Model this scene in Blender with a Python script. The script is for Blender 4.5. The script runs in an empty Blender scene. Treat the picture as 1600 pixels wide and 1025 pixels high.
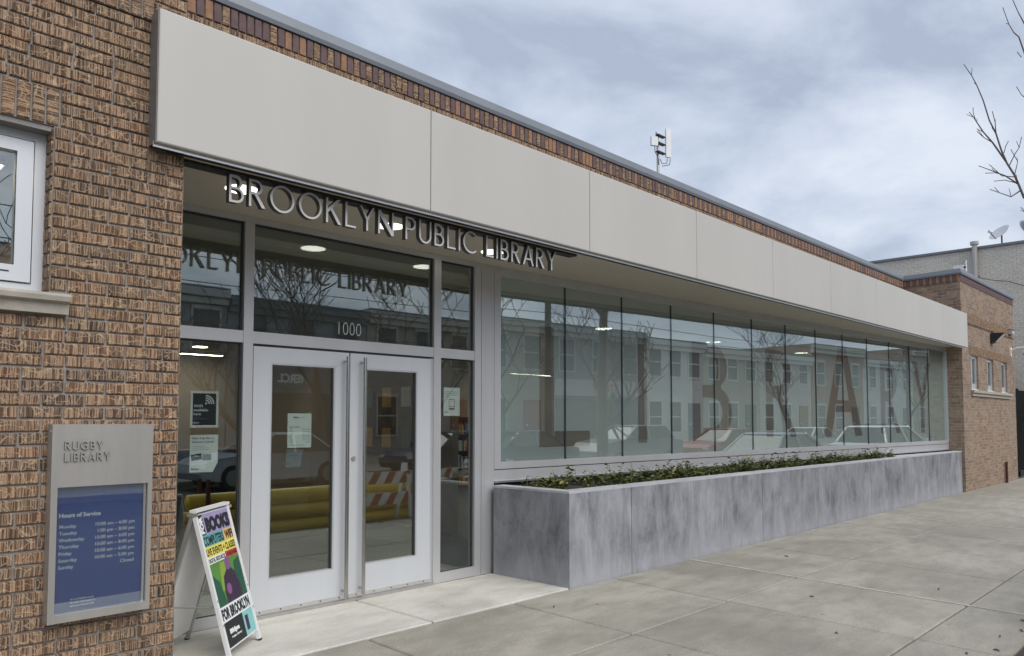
import bpy, math, random
from mathutils import Vector, Matrix
R = math.radians
rnd = random.Random(7)
sc = bpy.context.scene
COL = sc.collection

# ------------------------------------------------------------------ camera
cam_d = bpy.data.cameras.new('camera'); cam = bpy.data.objects.new('camera', cam_d); COL.objects.link(cam)
sc.camera = cam
YAW, PITCH = R(43.993), R(2.862)
cam.location = (0, 0, 1.55)
cam.rotation_euler = (R(90) + PITCH, 0, YAW - R(90))
cam_d.sensor_fit = 'HORIZONTAL'; cam_d.sensor_width = 36.0
cam_d.lens = 36.0 * 1200.0 / 1600.0
cam_d.shift_y = (597.0 - 512.5) / 1600.0
cam_d.clip_start = 0.05; cam_d.clip_end = 900

# ------------------------------------------------------------------ sky, sun, exposure
SUN_EL, SUN_AZ = R(46), R(180)          # azimuth measured from +Y clockwise: behind the camera
world = bpy.data.worlds.new('World'); sc.world = world; world.use_nodes = True
def world_nodes():
    nt = world.node_tree; N = nt.nodes; L = nt.links; N.clear()
    out = N.new('ShaderNodeOutputWorld')
    sky = N.new('ShaderNodeTexSky'); sky.sky_type = 'NISHITA'; sky.sun_disc = False
    sky.sun_elevation = SUN_EL; sky.sun_rotation = SUN_AZ; sky.dust_density = 3.0
    b1 = N.new('ShaderNodeBackground'); b1.inputs[1].default_value = 0.10
    L.new(sky.outputs[0], b1.inputs[0])
    tc = N.new('ShaderNodeTexCoord'); sp = N.new('ShaderNodeSeparateXYZ'); L.new(tc.outputs['Generated'], sp.inputs[0])
    ad = N.new('ShaderNodeMath'); ad.operation = 'ABSOLUTE'; L.new(sp.outputs[2], ad.inputs[0])
    a2 = N.new('ShaderNodeMath'); a2.operation = 'ADD'; a2.inputs[1].default_value = 0.22; L.new(ad.outputs[0], a2.inputs[0])
    cv = N.new('ShaderNodeCombineXYZ')
    for i in (0, 1):
        d = N.new('ShaderNodeMath'); d.operation = 'DIVIDE'; L.new(sp.outputs[i], d.inputs[0]); L.new(a2.outputs[0], d.inputs[1]); L.new(d.outputs[0], cv.inputs[i])
    mp = N.new('ShaderNodeMapping'); mp.inputs['Rotation'].default_value = (0, 0, R(25)); mp.inputs['Scale'].default_value = (1.0, 1.2, 1); mp.inputs['Location'].default_value = (3.1, 0.4, 0)
    L.new(cv.outputs[0], mp.inputs[0])
    n1 = N.new('ShaderNodeTexNoise'); n1.inputs['Scale'].default_value = 1.9; n1.inputs['Detail'].default_value = 9; n1.inputs['Roughness'].default_value = 0.56; n1.inputs['Distortion'].default_value = 0.25
    L.new(mp.outputs[0], n1.inputs['Vector'])
    rp = N.new('ShaderNodeValToRGB'); e = rp.color_ramp.elements
    e[0].position = 0.37; e[0].color = (0.30, 0.345, 0.435, 1)
    e[1].position = 0.67; e[1].color = (0.54, 0.58, 0.645, 1)
    m = e.new(0.5); m.color = (0.415, 0.463, 0.553, 1)
    L.new(n1.outputs[0], rp.inputs[0])
    b2 = N.new('ShaderNodeBackground'); b2.inputs[1].default_value = 1.0; L.new(rp.outputs[0], b2.inputs[0])
    mx = N.new('ShaderNodeMixShader'); mx.inputs[0].default_value = 0.90
    L.new(b1.outputs[0], mx.inputs[1]); L.new(b2.outputs[0], mx.inputs[2]); L.new(mx.outputs[0], out.inputs[0])
world_nodes()
sun_d = bpy.data.lights.new('sun', 'SUN'); sun = bpy.data.objects.new('sun', sun_d); COL.objects.link(sun)
sun_d.energy = 1.5; sun_d.angle = R(50); sun_d.color = (1.0, 0.975, 0.94)
_d = Vector((math.sin(SUN_AZ) * math.cos(SUN_EL), math.cos(SUN_AZ) * math.cos(SUN_EL), math.sin(SUN_EL)))
sun.rotation_euler = _d.to_track_quat('Z', 'Y').to_euler(); sun.location = (0, -10, 30)
sc.view_settings.view_transform = 'Standard'; sc.view_settings.look = 'None'
sc.view_settings.exposure = 0.6; sc.view_settings.gamma = 1.0; sc.view_settings.use_curve_mapping = False
sc.render.engine = 'CYCLES'
sc.cycles.max_bounces = 10; sc.cycles.transparent_max_bounces = 24; sc.cycles.glossy_bounces = 5; sc.cycles.transmission_bounces = 6

# ------------------------------------------------------------------ materials
MATS = {}
class NT:
    def __init__(s, name):
        s.m = bpy.data.materials.new(name); s.m.use_nodes = True
        s.t = s.m.node_tree; s.t.nodes.clear()
        s.out = s.n('ShaderNodeOutputMaterial')
    def n(s, typ, **kw):
        x = s.t.nodes.new(typ)
        for k, v in kw.items(): setattr(x, k, v)
        return x
    def l(s, a, b): s.t.links.new(a, b)
    def math(s, op, a, b=None, c=None, clamp=False):
        x = s.n('ShaderNodeMath', operation=op); x.use_clamp = clamp
        for i, v in enumerate((a, b, c)):
            if v is None: continue
            if isinstance(v, (int, float)): x.inputs[i].default_value = v
            else: s.l(v, x.inputs[i])
        return x.outputs[0]
    def mix(s, f, a, b, mode='MIX'):
        x = s.n('ShaderNodeMix', data_type='RGBA', blend_type=mode)
        for i, v in ((0, f), (6, a), (7, b)):
            if isinstance(v, (int, float)): x.inputs[i].default_value = v
            elif isinstance(v, tuple): x.inputs[i].default_value = v if len(v) == 4 else (*v, 1)
            else: s.l(v, x.inputs[i])
        return x.outputs[2]
    def noise(s, vec, scale, detail=3, rough=0.5, dist=0.0):
        x = s.n('ShaderNodeTexNoise'); x.inputs['Scale'].default_value = scale; x.inputs['Detail'].default_value = detail
        x.inputs['Roughness'].default_value = rough; x.inputs['Distortion'].default_value = dist
        if vec is not None: s.l(vec, x.inputs['Vector'])
        return x.outputs[0]
    def ramp(s, f, stops):
        x = s.n('ShaderNodeValToRGB'); e = x.color_ramp.elements
        while len(e) < len(stops): e.new(0.5)
        for el, (p, c) in zip(e, stops):
            el.position = p; el.color = (c, c, c, 1) if isinstance(c, (int, float)) else (*c, 1)
        s.l(f, x.inputs[0]); return x.outputs[0]
    def scale(s, vec, v):
        x = s.n('ShaderNodeVectorMath', operation='MULTIPLY'); s.l(vec, x.inputs[0]); x.inputs[1].default_value = v; return x.outputs[0]
    def pos(s): return s.n('ShaderNodeNewGeometry').outputs['Position']
    def bsdf(s, col, rough=0.6, metal=0.0, spec=0.5, bump=None, bstr=0.3, bdist=0.01):
        b = s.n('ShaderNodeBsdfPrincipled')
        for key, v in (('Base Color', col), ('Roughness', rough), ('Metallic', metal), ('Specular IOR Level', spec)):
            if isinstance(v, tuple): b.inputs[key].default_value = (*v, 1)
            elif isinstance(v, (int, float)): b.inputs[key].default_value = v
            else: s.l(v, b.inputs[key])
        if bump is not None:
            u = s.n('ShaderNodeBump'); u.inputs['Strength'].default_value = bstr; u.inputs['Distance'].default_value = bdist
            s.l(bump, u.inputs['Height']); s.l(u.outputs[0], b.inputs['Normal'])
        return b
    def done(s, sh): s.l(sh.outputs[0] if hasattr(sh, 'outputs') else sh, s.out.inputs[0]); return s.m

def plain(name, col, rough=0.55, metal=0.0, var=0.10, scale=6.0, spec=0.5, streak=False, bump=0.0):
    """painted / metal / plastic surface with slight wear in colour and gloss"""
    if name in MATS: return MATS[name]
    t = NT(name); p = t.pos()
    if streak: p2 = t.scale(p, (1.0, 1.0, 0.12))
    else: p2 = p
    f = t.noise(p2, scale, 5, 0.6)
    f2 = t.noise(p, scale * 14, 3, 0.6)
    c1 = tuple(x * (1 - var) for x in col); c2 = tuple(min(1, x * (1 + var)) for x in col)
    c = t.mix(t.ramp(f, [(0.3, 0.0), (0.7, 1.0)]), c1, c2)
    r = t.math('ADD', t.math('MULTIPLY', f2, 0.16), rough - 0.08)
    MATS[name] = t.done(t.bsdf(c, r, metal, spec, f2 if bump else None, bump, 0.004)); return MATS[name]

def emis(name, col, s):
    if name in MATS: return MATS[name]
    t = NT(name); e = t.n('ShaderNodeEmission'); e.inputs[0].default_value = (*col, 1); e.inputs[1].default_value = s
    MATS[name] = t.done(e); return MATS[name]

def brick_mat():
    t = NT('rug_face_brick')
    uv = t.n('ShaderNodeUVMap').outputs[0]; oi = t.n('ShaderNodeObjectInfo'); ge = t.n('ShaderNodeNewGeometry')
    r = t.math('FRACT', t.math('ADD', oi.outputs['Random'], t.math('MULTIPLY', ge.outputs['Random Per Island'], 7.31)))
    off = t.n('ShaderNodeCombineXYZ'); t.l(t.math('MULTIPLY', r, 31.0), off.inputs[0]); t.l(t.math('MULTIPLY', r, 17.0), off.inputs[1]); t.l(t.math('MULTIPLY', r, 9.0), off.inputs[2])
    av = t.n('ShaderNodeVectorMath', operation='ADD'); t.l(uv, av.inputs[0]); t.l(off.outputs[0], av.inputs[1]); v = av.outputs[0]
    stripe = t.noise(t.scale(v, (1.0, 0.02, 1.0)), 185.0, 2.0, 0.55)
    stripe = t.ramp(stripe, [(0.42, 0.0), (0.56, 1.0)])
    vo = t.n('ShaderNodeTexVoronoi', feature='DISTANCE_TO_EDGE'); vo.inputs['Scale'].default_value = 17.0
    wv = t.n('ShaderNodeVectorMath', operation='ADD'); nz = t.n('ShaderNodeTexNoise'); nz.inputs['Scale'].default_value = 40.0
    t.l(v, nz.inputs['Vector']); sc_ = t.scale(nz.outputs['Color'], (0.03, 0.03, 0.0)); t.l(v, wv.inputs[0]); t.l(sc_, wv.inputs[1])
    t.l(t.scale(wv.outputs[0], (1.0, 1.15, 1.0)), vo.inputs['Vector'])
    sq = t.ramp(vo.outputs['Distance'], [(0.0, 1.0), (0.03, 0.6), (0.05, 0.0)])
    base = t.ramp(r, [(0.0, (0.105, 0.083, 0.068)), (0.16, (0.145, 0.102, 0.075)), (0.34, (0.205, 0.128, 0.083)), (0.52, (0.265, 0.155, 0.092)), (0.70, (0.235, 0.132, 0.083)), (0.84, (0.195, 0.145, 0.098)), (0.94, (0.30, 0.185, 0.112)), (1.0, (0.15, 0.10, 0.08))])
    big = t.noise(t.pos(), 1.3, 4, 0.6)
    base = t.mix(t.math('MULTIPLY', big, 0.35), base, (0.22, 0.155, 0.11)); base = t.mix(1.0, base, (1.06, 1.08, 1.13), 'MULTIPLY')
    dark = t.mix(1.0, base, (0.45, 0.42, 0.41), 'MULTIPLY'); lite = t.mix(0.42, base, (0.60, 0.40, 0.245))
    c = t.mix(stripe, dark, lite)
    c = t.mix(t.math('MULTIPLY', sq, 0.65), c, (0.60, 0.43, 0.28))
    h = t.math('ADD', t.math('MULTIPLY', stripe, 0.7), t.math('MULTIPLY', sq, 0.5))
    return t.done(t.bsdf(c, 0.85, 0, 0.25, h, 0.9, 0.004))

def brick_far(name, c1, c2, c3, mort, w=0.203, h=0.0677):
    t = NT(name); p = t.pos(); s = t.n('ShaderNodeSeparateXYZ'); t.l(p, s.inputs[0])
    v = t.n('ShaderNodeCombineXYZ'); t.l(t.math('ADD', s.outputs[0], s.outputs[1]), v.inputs[0]); t.l(s.outputs[2], v.inputs[1])
    b = t.n('ShaderNodeTexBrick'); t.l(v.outputs[0], b.inputs['Vector']); b.inputs['Scale'].default_value = 1.0
    b.inputs['Brick Width'].default_value = w; b.inputs['Row Height'].default_value = h; b.inputs['Mortar Size'].default_value = 0.006
    b.inputs['Color1'].default_value = (*c1, 1); b.inputs['Color2'].default_value = (*c2, 1); b.inputs['Mortar'].default_value = (*mort, 1)
    b.inputs['Bias'].default_value = 0.0
    n = t.ramp(t.noise(p, 0.9, 5, 0.65), [(0.35, 0.0), (0.7, 1.0)])
    c = t.mix(t.math('MULTIPLY', n, 0.55), b.outputs[0], c3)
    fine = t.noise(t.scale(p, (30, 30, 14)), 1.0, 3, 0.7)
    c = t.mix(1.0, c, t.ramp(fine, [(0.3, 0.72), (0.7, 1.15)]), 'MULTIPLY')
    hb = t.math('SUBTRACT', 1.0, b.outputs['Fac'])
    return t.done(t.bsdf(c, 0.88, 0, 0.2, hb, 0.6, 0.006))

def slab_mat(name, col, dark):
    t = NT(name); p = t.pos(); oi = t.n('ShaderNodeObjectInfo')
    a = t.ramp(t.noise(p, 0.55, 6, 0.62, 0.5), [(0.38, 0.0), (0.62, 1.0)])
    b = t.ramp(t.noise(t.scale(p, (1.0, 2.6, 1.0)), 2.2, 6, 0.7, 0.3), [(0.42, 0.0), (0.72, 1.0)])
    c = t.mix(a, dark, col); c = t.mix(t.math('MULTIPLY', b, 0.55), c, tuple(x * 0.62 for x in dark))
    sp = t.noise(p, 95.0, 3, 0.7); c = t.mix(1.0, c, t.ramp(sp, [(0.3, 0.80), (0.7, 1.16)]), 'MULTIPLY')
    spots = t.n('ShaderNodeTexVoronoi'); spots.inputs['Scale'].default_value = 2.6; t.l(p, spots.inputs['Vector'])
    c = t.mix(t.ramp(spots.outputs['Distance'], [(0.0, 0.75), (0.035, 0.5), (0.055, 0.0)]), c, (0.07, 0.065, 0.058))
    tint = t.ramp(oi.outputs['Random'], [(0.0, 0.95), (1.0, 1.05)]); c = t.mix(1.0, c, tint, 'MULTIPLY')
    rough = t.math('SUBTRACT', 0.85, t.math('MULTIPLY', b, 0.25))
    return t.done(t.bsdf(c, rough, 0, 0.35, sp, 0.35, 0.004))

def cast_concrete():
    t = NT('cast_concrete'); p = t.pos(); oi = t.n('ShaderNodeObjectInfo')
    st = t.ramp(t.noise(t.scale(p, (1.6, 1.6, 0.6)), 2.3, 9, 0.74, 0.35), [(0.38, 0.0), (0.62, 1.0)])
    cl = t.ramp(t.noise(p, 1.9, 8, 0.7, 0.4), [(0.34, 0.0), (0.66, 1.0)])
    fine = t.ramp(t.noise(t.scale(p, (14, 14, 1.1)), 1.6, 6, 0.75, 0.4), [(0.38, 0.0), (0.66, 1.0)])
    c = t.mix(st, (0.085, 0.09, 0.098), (0.32, 0.328, 0.352)); c = t.mix(t.math('MULTIPLY', cl, 0.6), c, (0.37, 0.378, 0.40))
    c = t.mix(t.math('MULTIPLY', fine, 0.26), c, (0.135, 0.142, 0.16))
    s = t.n('ShaderNodeSeparateXYZ'); t.l(p, s.inputs[0])
    low = t.math('MULTIPLY', t.ramp(t.math('ADD', s.outputs[2], t.math('MULTIPLY', cl, 0.25)), [(0.10, 1.0), (0.42, 0.0)]), 0.45)
    c = t.mix(low, c, (0.46, 0.468, 0.495))      # lime bloom near the foot of the wall
    tint = t.ramp(oi.outputs['Random'], [(0.0, 0.88), (1.0, 1.1)]); c = t.mix(1.0, c, tint, 'MULTIPLY')
    g = t.noise(p, 120, 3, 0.7)
    return t.done(t.bsdf(c, 0.72, 0, 0.35, g, 0.2, 0.003))

def glass_mat(name, tint, f0):
    t = NT(name); lw = t.n('ShaderNodeLayerWeight')
    f5 = t.math('POWER', lw.outputs['Facing'], 5.0)
    fac = t.math('ADD', t.math('MULTIPLY', f5, 1.0 - f0), f0, clamp=True)
    tr = t.n('ShaderNodeBsdfTransparent'); tr.inputs[0].default_value = (*tint, 1)
    gl = t.n('ShaderNodeBsdfGlossy'); gl.inputs['Roughness'].default_value = 0.0; gl.inputs['Color'].default_value = (0.90, 0.97, 0.96, 1)
    nz = t.noise(t.pos(), 0.8, 2, 0.5); bp = t.n('ShaderNodeBump'); bp.inputs['Strength'].default_value = 0.02; bp.inputs['Distance'].default_value = 0.02
    t.l(nz, bp.inputs['Height']); t.l(bp.outputs[0], gl.inputs['Normal'])
    mx = t.n('ShaderNodeMixShader'); t.l(fac, mx.inputs[0]); t.l(tr.outputs[0], mx.inputs[1]); t.l(gl.outputs[0], mx.inputs[2])
    return t.done(mx)

def film_mat(name='frosted_film', ca=(0.80, 0.84, 0.825), cb=(0.90, 0.925, 0.915), op=0.68):
    t = NT(name); tr = t.n('ShaderNodeBsdfTransparent'); tr.inputs[0].default_value = (0.80, 0.90, 0.88, 1)
    df = t.n('ShaderNodeBsdfDiffuse'); tl = t.n('ShaderNodeBsdfTranslucent')
    n = t.noise(t.scale(t.pos(), (2.0, 2.0, 0.2)), 1.5, 3)
    c = t.mix(n, ca, cb); t.l(c, df.inputs[0]); t.l(c, tl.inputs[0])
    m1 = t.n('ShaderNodeMixShader'); m1.inputs[0].default_value = 0.35; t.l(df.outputs[0], m1.inputs[1]); t.l(tl.outputs[0], m1.inputs[2])
    m2 = t.n('ShaderNodeMixShader'); m2.inputs[0].default_value = op; t.l(tr.outputs[0], m2.inputs[1]); t.l(m1.outputs[0], m2.inputs[2])
    return t.done(m2)

def leaf_mat():
    t = NT('leaf'); oi = t.n('ShaderNodeObjectInfo'); ge = t.n('ShaderNodeNewGeometry')
    c = t.ramp(ge.outputs['Random Per Island'], [(0.0, (0.025, 0.04, 0.012)), (0.45, (0.07, 0.095, 0.022)), (0.8, (0.16, 0.17, 0.04)), (1.0, (0.30, 0.25, 0.09))])
    return t.done(t.bsdf(c, 0.45, 0, 0.5))

def asphalt_mat():
    t = NT('asphalt'); p = t.pos(); f = t.noise(p, 160, 3, 0.7); g = t.ramp(t.noise(p, 0.7, 5, 0.6), [(0.3, 0.7), (0.7, 1.2)])
    c = t.mix(f, (0.035, 0.035, 0.037), (0.085, 0.083, 0.08)); c = t.mix(1.0, c, g, 'MULTIPLY')
    return t.done(t.bsdf(c, 0.85, 0, 0.3, f, 0.5, 0.006))

M = dict(
    brick=brick_mat(), mortar=plain('mortar', (0.29, 0.265, 0.24), 0.95, var=0.22, scale=9, bump=0.5),
    brick_wing=brick_far('weathered_brick', (0.39, 0.265, 0.18), (0.20, 0.14, 0.10), (0.36, 0.285, 0.22), (0.34, 0.30, 0.26)),
    brick_grey=brick_far('painted_grey_brick', (0.74, 0.69, 0.605), (0.64, 0.60, 0.525), (0.78, 0.73, 0.645), (0.45, 0.42, 0.37)),
    brick_plum=plain('plum_soldier', (0.135, 0.085, 0.085), 0.8, var=0.2, scale=20), brick_tan=plain('tan_soldier', (0.30, 0.165, 0.095), 0.85, var=0.25, scale=25),
    slab=slab_mat('pavement_concrete', (0.415, 0.388, 0.325), (0.305, 0.284, 0.235)),
    landing=slab_mat('landing_concrete', (0.70, 0.67, 0.60), (0.56, 0.535, 0.475)),
    joint=plain('joint_dirt', (0.055, 0.05, 0.045), 0.95), sealant=plain('pale_joint_sealant', (0.46, 0.43, 0.35), 0.85, var=0.2, scale=8),
    concrete=cast_concrete(), cap=plain('concrete_rim', (0.44, 0.44, 0.46), 0.75, var=0.15, scale=4, bump=0.3),
    stone=plain('limestone_sill', (0.40, 0.365, 0.31), 0.85, var=0.18, scale=10, bump=0.5), asphalt=asphalt_mat(),
    earth=plain('earth', (0.05, 0.038, 0.028), 0.95, var=0.4, scale=30, bump=1.0),
    alu=plain('brushed_aluminium', (0.63, 0.63, 0.635), 0.42, 0.55, 0.05, 3, streak=True), door=plain('door_aluminium', (0.62, 0.64, 0.665), 0.5, 0.25, 0.04, 3, streak=True),
    steel=plain('stainless_steel', (0.46, 0.44, 0.405), 0.42, 0.55, 0.12, 5, streak=True), chrome=plain('satin_steel_tube', (0.50, 0.48, 0.46), 0.25, 1.0, 0.06),
    fascia=plain('fascia_paint', (0.525, 0.505, 0.465), 0.45, 0.0, 0.035, 1.6, streak=True), fascia_edge=plain('fascia_edge', (0.22, 0.21, 0.20), 0.5, 0.3),
    letter=plain('letter_face_aluminium', (0.68, 0.67, 0.66), 0.5, 0.0, 0.04), letter_side=plain('letter_return_shade', (0.10, 0.095, 0.09), 0.5, 0.3),  # letter_side: darker copy of the letter metal, shade put into the colour
    trim=plain('bright_trim', (0.75, 0.75, 0.76), 0.3, 0.9, 0.04), soffit=plain('soffit_paint', (0.54, 0.485, 0.40), 0.65, 0, 0.04, 1.5),
    black=plain('black_metal', (0.018, 0.018, 0.019), 0.45, 0.0, 0.2), gasket=plain('dark_gasket', (0.03, 0.033, 0.038), 0.6),
    coping=plain('grey_coping_metal', (0.20, 0.215, 0.235), 0.5, 0.4, 0.08, 2), white=plain('white_paint', (0.78, 0.78, 0.77), 0.5, 0, 0.05),
    glass=glass_mat('window_glass', (0.93, 0.95, 0.945), 0.235), glass_door=glass_mat('door_glass', (0.88, 0.91, 0.89), 0.17), film=film_mat(), film_letter=film_mat('tinted_letter_film', (0.50, 0.41, 0.36), (0.62, 0.52, 0.46), 0.48),
    leaf=leaf_mat(), bark=plain('bark', (0.115, 0.095, 0.085), 0.95, var=0.3, scale=14, bump=0.8),
    paper=plain('white_paper', (0.80, 0.82, 0.80), 0.7, var=0.03), ink=plain('black_ink', (0.015, 0.016, 0.018), 0.6), ink_grey=plain('grey_ink', (0.22, 0.23, 0.23), 0.6),
    blue=plain('blue_poster', (0.055, 0.095, 0.33), 0.5, 0, 0.05, 3), wall_in=plain('interior_plaster', (0.56, 0.46, 0.38), 0.8, var=0.05), ceil_in=plain('interior_ceiling', (0.42, 0.41, 0.37), 0.85, var=0.05),
    floor_in=plain('interior_floor', (0.20, 0.19, 0.17), 0.45, var=0.15), wood=plain('brown_wood', (0.17, 0.095, 0.055), 0.55, var=0.25, scale=5),
    dark=plain('dark_furniture', (0.03, 0.032, 0.036), 0.5), lamp=emis('lit_lamp', (1.0, 0.90, 0.68), 15.0), lamp_soft=emis('lit_soffit_lamp', (1.0, 0.95, 0.82), 1.9),
    yellow=plain('yellow_plastic_pipe', (0.62, 0.43, 0.03), 0.4, var=0.1), orange=plain('orange_sheeting', (0.42, 0.11, 0.045), 0.5), rust=plain('rusty_iron', (0.085, 0.03, 0.02), 0.85, var=0.3, scale=20),
    purple=plain('print_lilac', (0.37, 0.30, 0.53), 0.45), teal=plain('print_teal', (0.13, 0.42, 0.40), 0.45), amber=plain('print_amber', (0.80, 0.50, 0.14), 0.45), lemon=plain('print_yellow', (0.85, 0.74, 0.12), 0.45),
    red=plain('print_red', (0.60, 0.07, 0.055), 0.45), green=plain('print_green', (0.10, 0.25, 0.045), 0.45, var=0.2), dgreen=plain('print_dark_green', (0.02, 0.10, 0.055), 0.45), lime=plain('print_lime', (0.26, 0.38, 0.05), 0.45),
    plum=plain('print_plum', (0.045, 0.022, 0.055), 0.45), mauve=plain('print_mauve', (0.25, 0.10, 0.27), 0.45), aqua=plain('print_aqua', (0.25, 0.58, 0.56), 0.45),
)

# ------------------------------------------------------------------ mesh helpers
class MB:
    def __init__(s): s.v = []; s.f = []; s.uv = []
    def add(s, vs, fs, uv=None):
        o = len(s.v); s.v += [tuple(p) for p in vs]; s.f += [tuple(i + o for i in f) for f in fs]
        if uv: s.uv += uv
        return s
    def hexa(s, p):   # 8 corners: bottom ring 0-3 ccw seen from above, top ring 4-7
        return s.add(p, [(3, 2, 1, 0), (4, 5, 6, 7), (0, 1, 5, 4), (1, 2, 6, 5), (2, 3, 7, 6), (3, 0, 4, 7)])
    def box(s, x0, x1, y0, y1, z0, z1):
        return s.hexa([(x0, y0, z0), (x1, y0, z0), (x1, y1, z0), (x0, y1, z0), (x0, y0, z1), (x1, y0, z1), (x1, y1, z1), (x0, y1, z1)])
    def prism(s, poly, z0, z1):   # poly ccw in xy
        n = len(poly)
        return s.add([(x, y, z0) for x, y in poly] + [(x, y, z1) for x, y in poly],
                     [tuple(range(n - 1, -1, -1)), tuple(range(n, 2 * n))] + [(i, (i + 1) % n, n + (i + 1) % n, n + i) for i in range(n)])
    def tube(s, pts, rad, n=8, cap=True):
        pts = [Vector(p) for p in pts]; rad = rad if isinstance(rad, (list, tuple)) else [rad] * len(pts)
        ref = None; vs = []; fs = []
        for i, p in enumerate(pts):
            d = (pts[min(i + 1, len(pts) - 1)] - pts[max(i - 1, 0)]).normalized()
            if ref is None: ref = d.orthogonal().normalized()
            a = (ref - d * ref.dot(d)).normalized(); ref = a; b = d.cross(a)
            vs += [p + (a * math.cos(k * 2 * math.pi / n) + b * math.sin(k * 2 * math.pi / n)) * rad[i] for k in range(n)]
        for i in range(len(pts) - 1):
            for k in range(n):
                fs.append((i * n + k, i * n + (k + 1) % n, (i + 1) * n + (k + 1) % n, (i + 1) * n + k))
        if cap: fs += [tuple(range(n - 1, -1, -1)), tuple(range((len(pts) - 1) * n, len(pts) * n))]
        return s.add(vs, fs)
    def lathe(s, prof, c=(0, 0, 0), n=20):   # profile of (r, z)
        vs = [(c[0] + r * math.cos(2 * math.pi * k / n), c[1] + r * math.sin(2 * math.pi * k / n), c[2] + z) for r, z in prof for k in range(n)]
        fs = [(i * n + k, i * n + (k + 1) % n, (i + 1) * n + (k + 1) % n, (i + 1) * n + k) for i in range(len(prof) - 1) for k in range(n)]
        fs += [tuple(range(n - 1, -1, -1)), tuple(range((len(prof) - 1) * n, len(prof) * n))]
        return s.add(vs, fs)
    def map(s, fn): s.v = [tuple(fn(*p)) for p in s.v]; return s
    def mesh(s, name, mat, smooth=False):
        me = bpy.data.meshes.new(name); me.from_pydata(s.v, [], s.f)
        if s.uv:
            u = me.uv_layers.new(name='UVMap')
            for i, c in enumerate(s.uv): u.data[i].uv = c
        for mt in (mat if isinstance(mat, list) else [mat]): me.materials.append(mt)
        if smooth:
            for p in me.polygons: p.use_smooth = True
        me.update(); return me
def B(*a): return MB().box(*a)

def tagit(o, label=None, cat=None, group=None, kind=None):
    for k, v in (('label', label), ('category', cat), ('group', group), ('kind', kind)):
        if v: o[k] = v
    return o
def root_of(o):
    while o.parent: o = o.parent
    return o
def thing(name, label, cat, loc=(0, 0, 0), rz=0.0, group=None):
    o = bpy.data.objects.new(name, None); COL.objects.link(o); o.location = loc; o.rotation_euler = (0, 0, rz)
    o.empty_display_size = 0.2; return tagit(o, label, cat, group)
def rmat(r): return Matrix.Translation(r.location) @ Matrix.Rotation(r.rotation_euler[2], 4, 'Z')
def obj(name, mb, mat, parent=None, local=False, smooth=False, **tags):
    """one mesh object; vertices are given in world space unless local (the thing's own frame)"""
    if parent and not local:
        inv = rmat(root_of(parent)).inverted(); mb.v = [tuple(inv @ Vector(p)) for p in mb.v]
    o = bpy.data.objects.new(name, mb.mesh(name, mat, smooth)); COL.objects.link(o)
    if parent: o.parent = parent
    return tagit(o, **tags)
def solo(name, mb, mat, label, cat, base, group=None, smooth=False):
    """a thing that is one mesh, origin at its base"""
    mb.v = [(x - base[0], y - base[1], z - base[2]) for x, y, z in mb.v]
    o = bpy.data.objects.new(name, mb.mesh(name, mat, smooth)); COL.objects.link(o); o.location = base
    return tagit(o, label, cat, group)
def inst(name, me, parent, loc, rot=(0, 0, 0), scl=(1, 1, 1), **tags):
    o = bpy.data.objects.new(name, me); COL.objects.link(o)
    if parent:
        o.parent = parent; r = root_of(parent); loc = rmat(r).inverted() @ Vector(loc)
    o.location = loc; o.rotation_euler = rot; o.scale = scl; return tagit(o, **tags)

def curve_mb(loops, ext):
    """filled 2D outlines with holes, extruded: returns an MB in (x, y, z) with z = thickness direction"""
    cu = bpy.data.curves.new('outline', 'CURVE'); cu.dimensions = '2D'; cu.fill_mode = 'BOTH'; cu.extrude = ext
    for lp in loops:
        sp = cu.splines.new('POLY'); sp.points.add(len(lp) - 1); sp.use_cyclic_u = True
        for p, (x, y) in zip(sp.points, lp): p.co = (x, y, 0, 1)
    return _curve_to_mb(cu)
def _curve_to_mb(cu):
    ob = bpy.data.objects.new('tmp', cu); COL.objects.link(ob)
    me = bpy.data.meshes.new_from_object(ob.evaluated_get(bpy.context.evaluated_depsgraph_get()))
    m = MB(); m.add([tuple(v.co) for v in me.vertices], [tuple(p.vertices) for p in me.polygons])
    bpy.data.objects.remove(ob); bpy.data.meshes.remove(me)
    return m
def text_mb(s, size, ext=0.0004, align='LEFT', off=0.0, sx=1.0):
    cu = bpy.data.curves.new('text', 'FONT'); cu.body = s; cu.size = size; cu.extrude = ext; cu.align_x = align; cu.offset = off; cu.resolution_u = 3
    m = _curve_to_mb(cu); m.v = [(x * sx, y, z) for x, y, z in m.v]; return m
def fit(m, w=None, h=None):
    xs = [p[0] for p in m.v]; ys = [p[1] for p in m.v]; x0, y0 = min(xs), min(ys)
    ax = w / (max(xs) - x0) if w else 1; ay = h / (max(ys) - y0) if h else (ax if w else 1)
    if w is None and h: ax = ay
    m.v = [((x - x0) * ax, (y - y0) * ay, z) for x, y, z in m.v]; return m
def facing_street(m, x, y, z):   # text plane -> wall facing -Y
    m.v = [(x + p[0], y - p[2], z + p[1]) for p in m.v]; return m

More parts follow.
